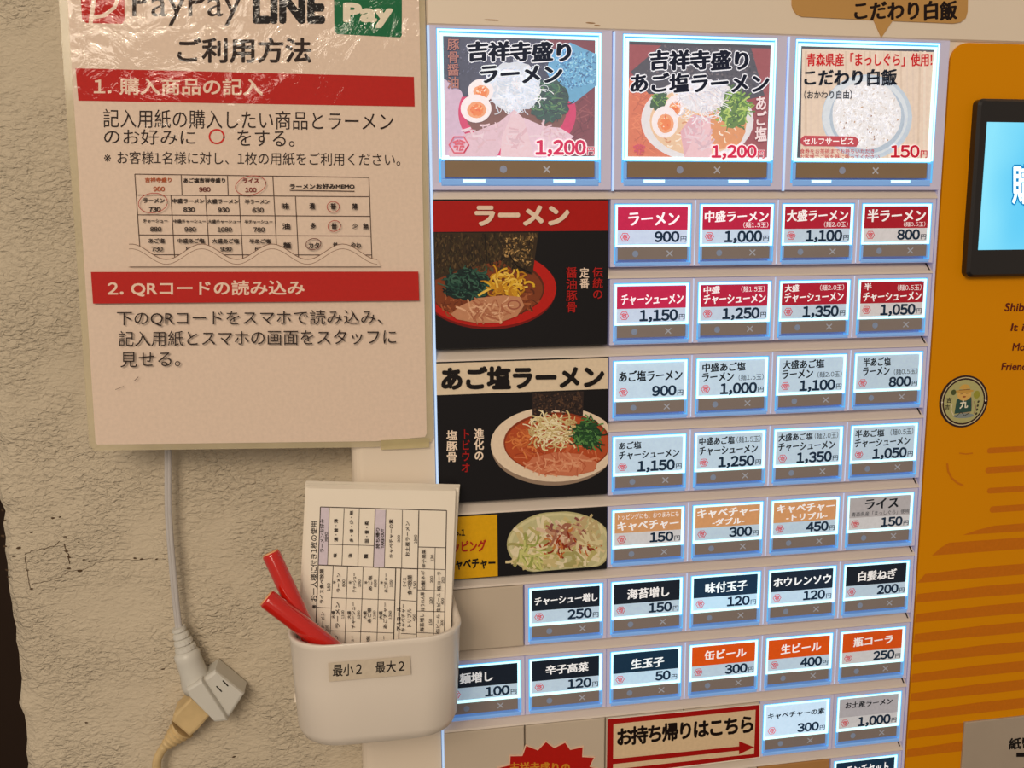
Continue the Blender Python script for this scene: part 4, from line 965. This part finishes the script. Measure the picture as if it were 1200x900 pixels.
# pens
def pen(p_top, p_low, ctop, clow, r, label, rake=0):
    a = (*un(*p_top, ctop), ctop); b_ = (*un(*p_low, clow), clow)
    root = empty('red_pencil', b_, label, 'pencil', None)
    A_, B_ = Vector(a), Vector(b_); d = (B_ - A_).normalized(); L_ = (B_ - A_).length
    B2 = B_ + d * .45
    pts = [A_ + d * t for t in (0, .012, .03)] + [A_ + d * (L_ * .5), B2]
    MB().tube([tuple(p) for p in pts], [r * .86, r * .97, r, r, r], 24).build('barrel', M_RED, root, smooth=True)
    MB().tube([tuple(A_ - d * .008), tuple(A_ + d * .02)], [r * .88, r * .92], 20).build('end_cap', mat('wooden_end', (228, 168, 118), .6), root)['label'] = 'bare wooden end'
    tip = B2 + d * .25
    MB().tube([tuple(B2), tuple(tip)], [r, r * .15], 16).build('point', mat('wood_point', (200, 150, 100), .6), root)
    return root
pen((317, 648), (368, 757), -.78, -1.0, .093, 'red pencil standing behind, leaning left against the slips')
pen((312, 701), (392, 762), -1.0, -1.12, .1, 'red pencil in front, lying lower across the pocket rim')

# ================================================================= CORDS AND SOCKET ON THE WALL
wcz = WC - .22
def wp(x, y, c=wcz): return (*un(x, y, c), c)
socket = empty('extension_socket', wp(240, 810), 'grey-white extension cord with three-way socket hanging on the plaster wall', 'extension cord')
def smooth_pts(pts, n=8):
    out = []
    for i in range(len(pts) - 1):
        p0, p1, p2, p3 = [Vector(pts[max(0, min(len(pts) - 1, i + k))]) for k in (-1, 0, 1, 2)]
        for j in range(n):
            t = j / n; out.append(tuple(.5 * ((2 * p1) + (p2 - p0) * t + (2 * p0 - 5 * p1 + 4 * p2 - p3) * t * t + (3 * p1 - p0 - 3 * p2 + p3) * t ** 3)))
    out.append(tuple(pts[-1])); return out
for dx_, r in ((-1.6, .026), (1.6, .026)):
    pts = smooth_pts([wp(196 + dx_, -260), wp(196 + dx_, 100), wp(197 + dx_, 470), wp(197 + dx_, 535), wp(197.5 + dx_, 600), wp(201 + dx_, 650), wp(205.5 + dx_, 700), wp(210 + dx_, 740)])
    MB().tube(pts, [r] * len(pts), 10).build('cord', M_CORD, socket, smooth=True)
# strain relief with ribs
def axis_tube(name, pts, rads, m_, root, seg=16, flat=1.0, smooth=True):
    return MB().tube(pts, rads, seg).build(name, m_, root, smooth=smooth)
sp = []; srr = []
a = Vector(wp(209, 735)); b_ = Vector(wp(219, 764))
for k in range(17):
    t = k / 16; sp.append(tuple(a.lerp(b_, t))); srr.append((.075 + .055 * t) * (1.0 if (k % 4) != 3 else .72))
axis_tube('strain_relief', sp, srr, M_PLUG, socket, smooth=False)
pts = [wp(217, 760), wp(219, 766), wp(221, 772), wp(226, 786), wp(230, 800), wp(233, 806)]
axis_tube('plug_neck', pts, [.1, .15, .145, .15, .17, .165], M_PLUG, socket)
# socket block: a rounded box turned on the wall
def block(corners_px, c0, c1, root, name, m_, bev=.04, label=None):
    """four photo corners of the front face, extruded from depth c0 (front) to c1"""
    fr = [Vector((*un(x, y, c0), c0)) for x, y in corners_px]
    ce = sum(fr, Vector()) / len(fr)
    n_ = len(fr)
    def inset(k): return [p + (ce - p).normalized() * k for p in fr]
    ringz = [[(p.x, p.y, c1) for p in inset(0)], [(p.x, p.y, c0 + bev) for p in inset(0)], [(p.x, p.y, c0 + bev * .3) for p in inset(bev * .4)], [(p.x, p.y, c0) for p in inset(bev * 1.2)]]
    mb = MB(); mb.loft(ringz); o = mb.build(name, m_, root)
    if label: o['label'] = label
    return o
block([(218, 808), (236, 797), (262, 836), (267, 845), (252, 847), (221, 816)], wcz - .22, WC - .05, socket, 'socket_face', M_PLUG, .03)
block([(232, 800), (252, 786), (286, 814), (265, 846), (260, 843)], wcz - .14, WC - .04, socket, 'socket_body', M_PLUG, .035)
A = Art(wcz - .142)
for x_, y_ in ((256.5, 807.5), (264, 801)):
    A.line([(x_ - 3, y_ - 3.4), (x_ + 3.4, y_ + 3.2)], 1.6, (40, 34, 30))
A.build('socket_slots', M_PRINT, socket)
old = empty('yellowed_plug', wp(215, 850), 'yellowed plug and cord plugged into the bottom of the socket', 'plug')
block([(224, 818), (247, 838), (231, 857), (222, 864), (201, 846), (203, 838)], wcz - .13, WC - .04, old, 'plug_body', M_OLD, .035)
a = Vector(wp(214, 853)); b_ = Vector(wp(192, 876)); sp = []; srr = []
for k in range(21):
    t = k / 20; sp.append(tuple(a.lerp(b_, t))); srr.append((.155 - .1 * t) * (1.0 if (k % 4) < 2 else .84))
axis_tube('strain_relief', sp, srr, M_OLD, old, smooth=False)
pts = smooth_pts([wp(194, 873), wp(188, 882), wp(184, 892), wp(184, 905), wp(190, 940), wp(196, 1000), wp(204, 1200), wp(208, 1500)])
axis_tube('cord', pts, [.05] * len(pts), M_OLD, old)
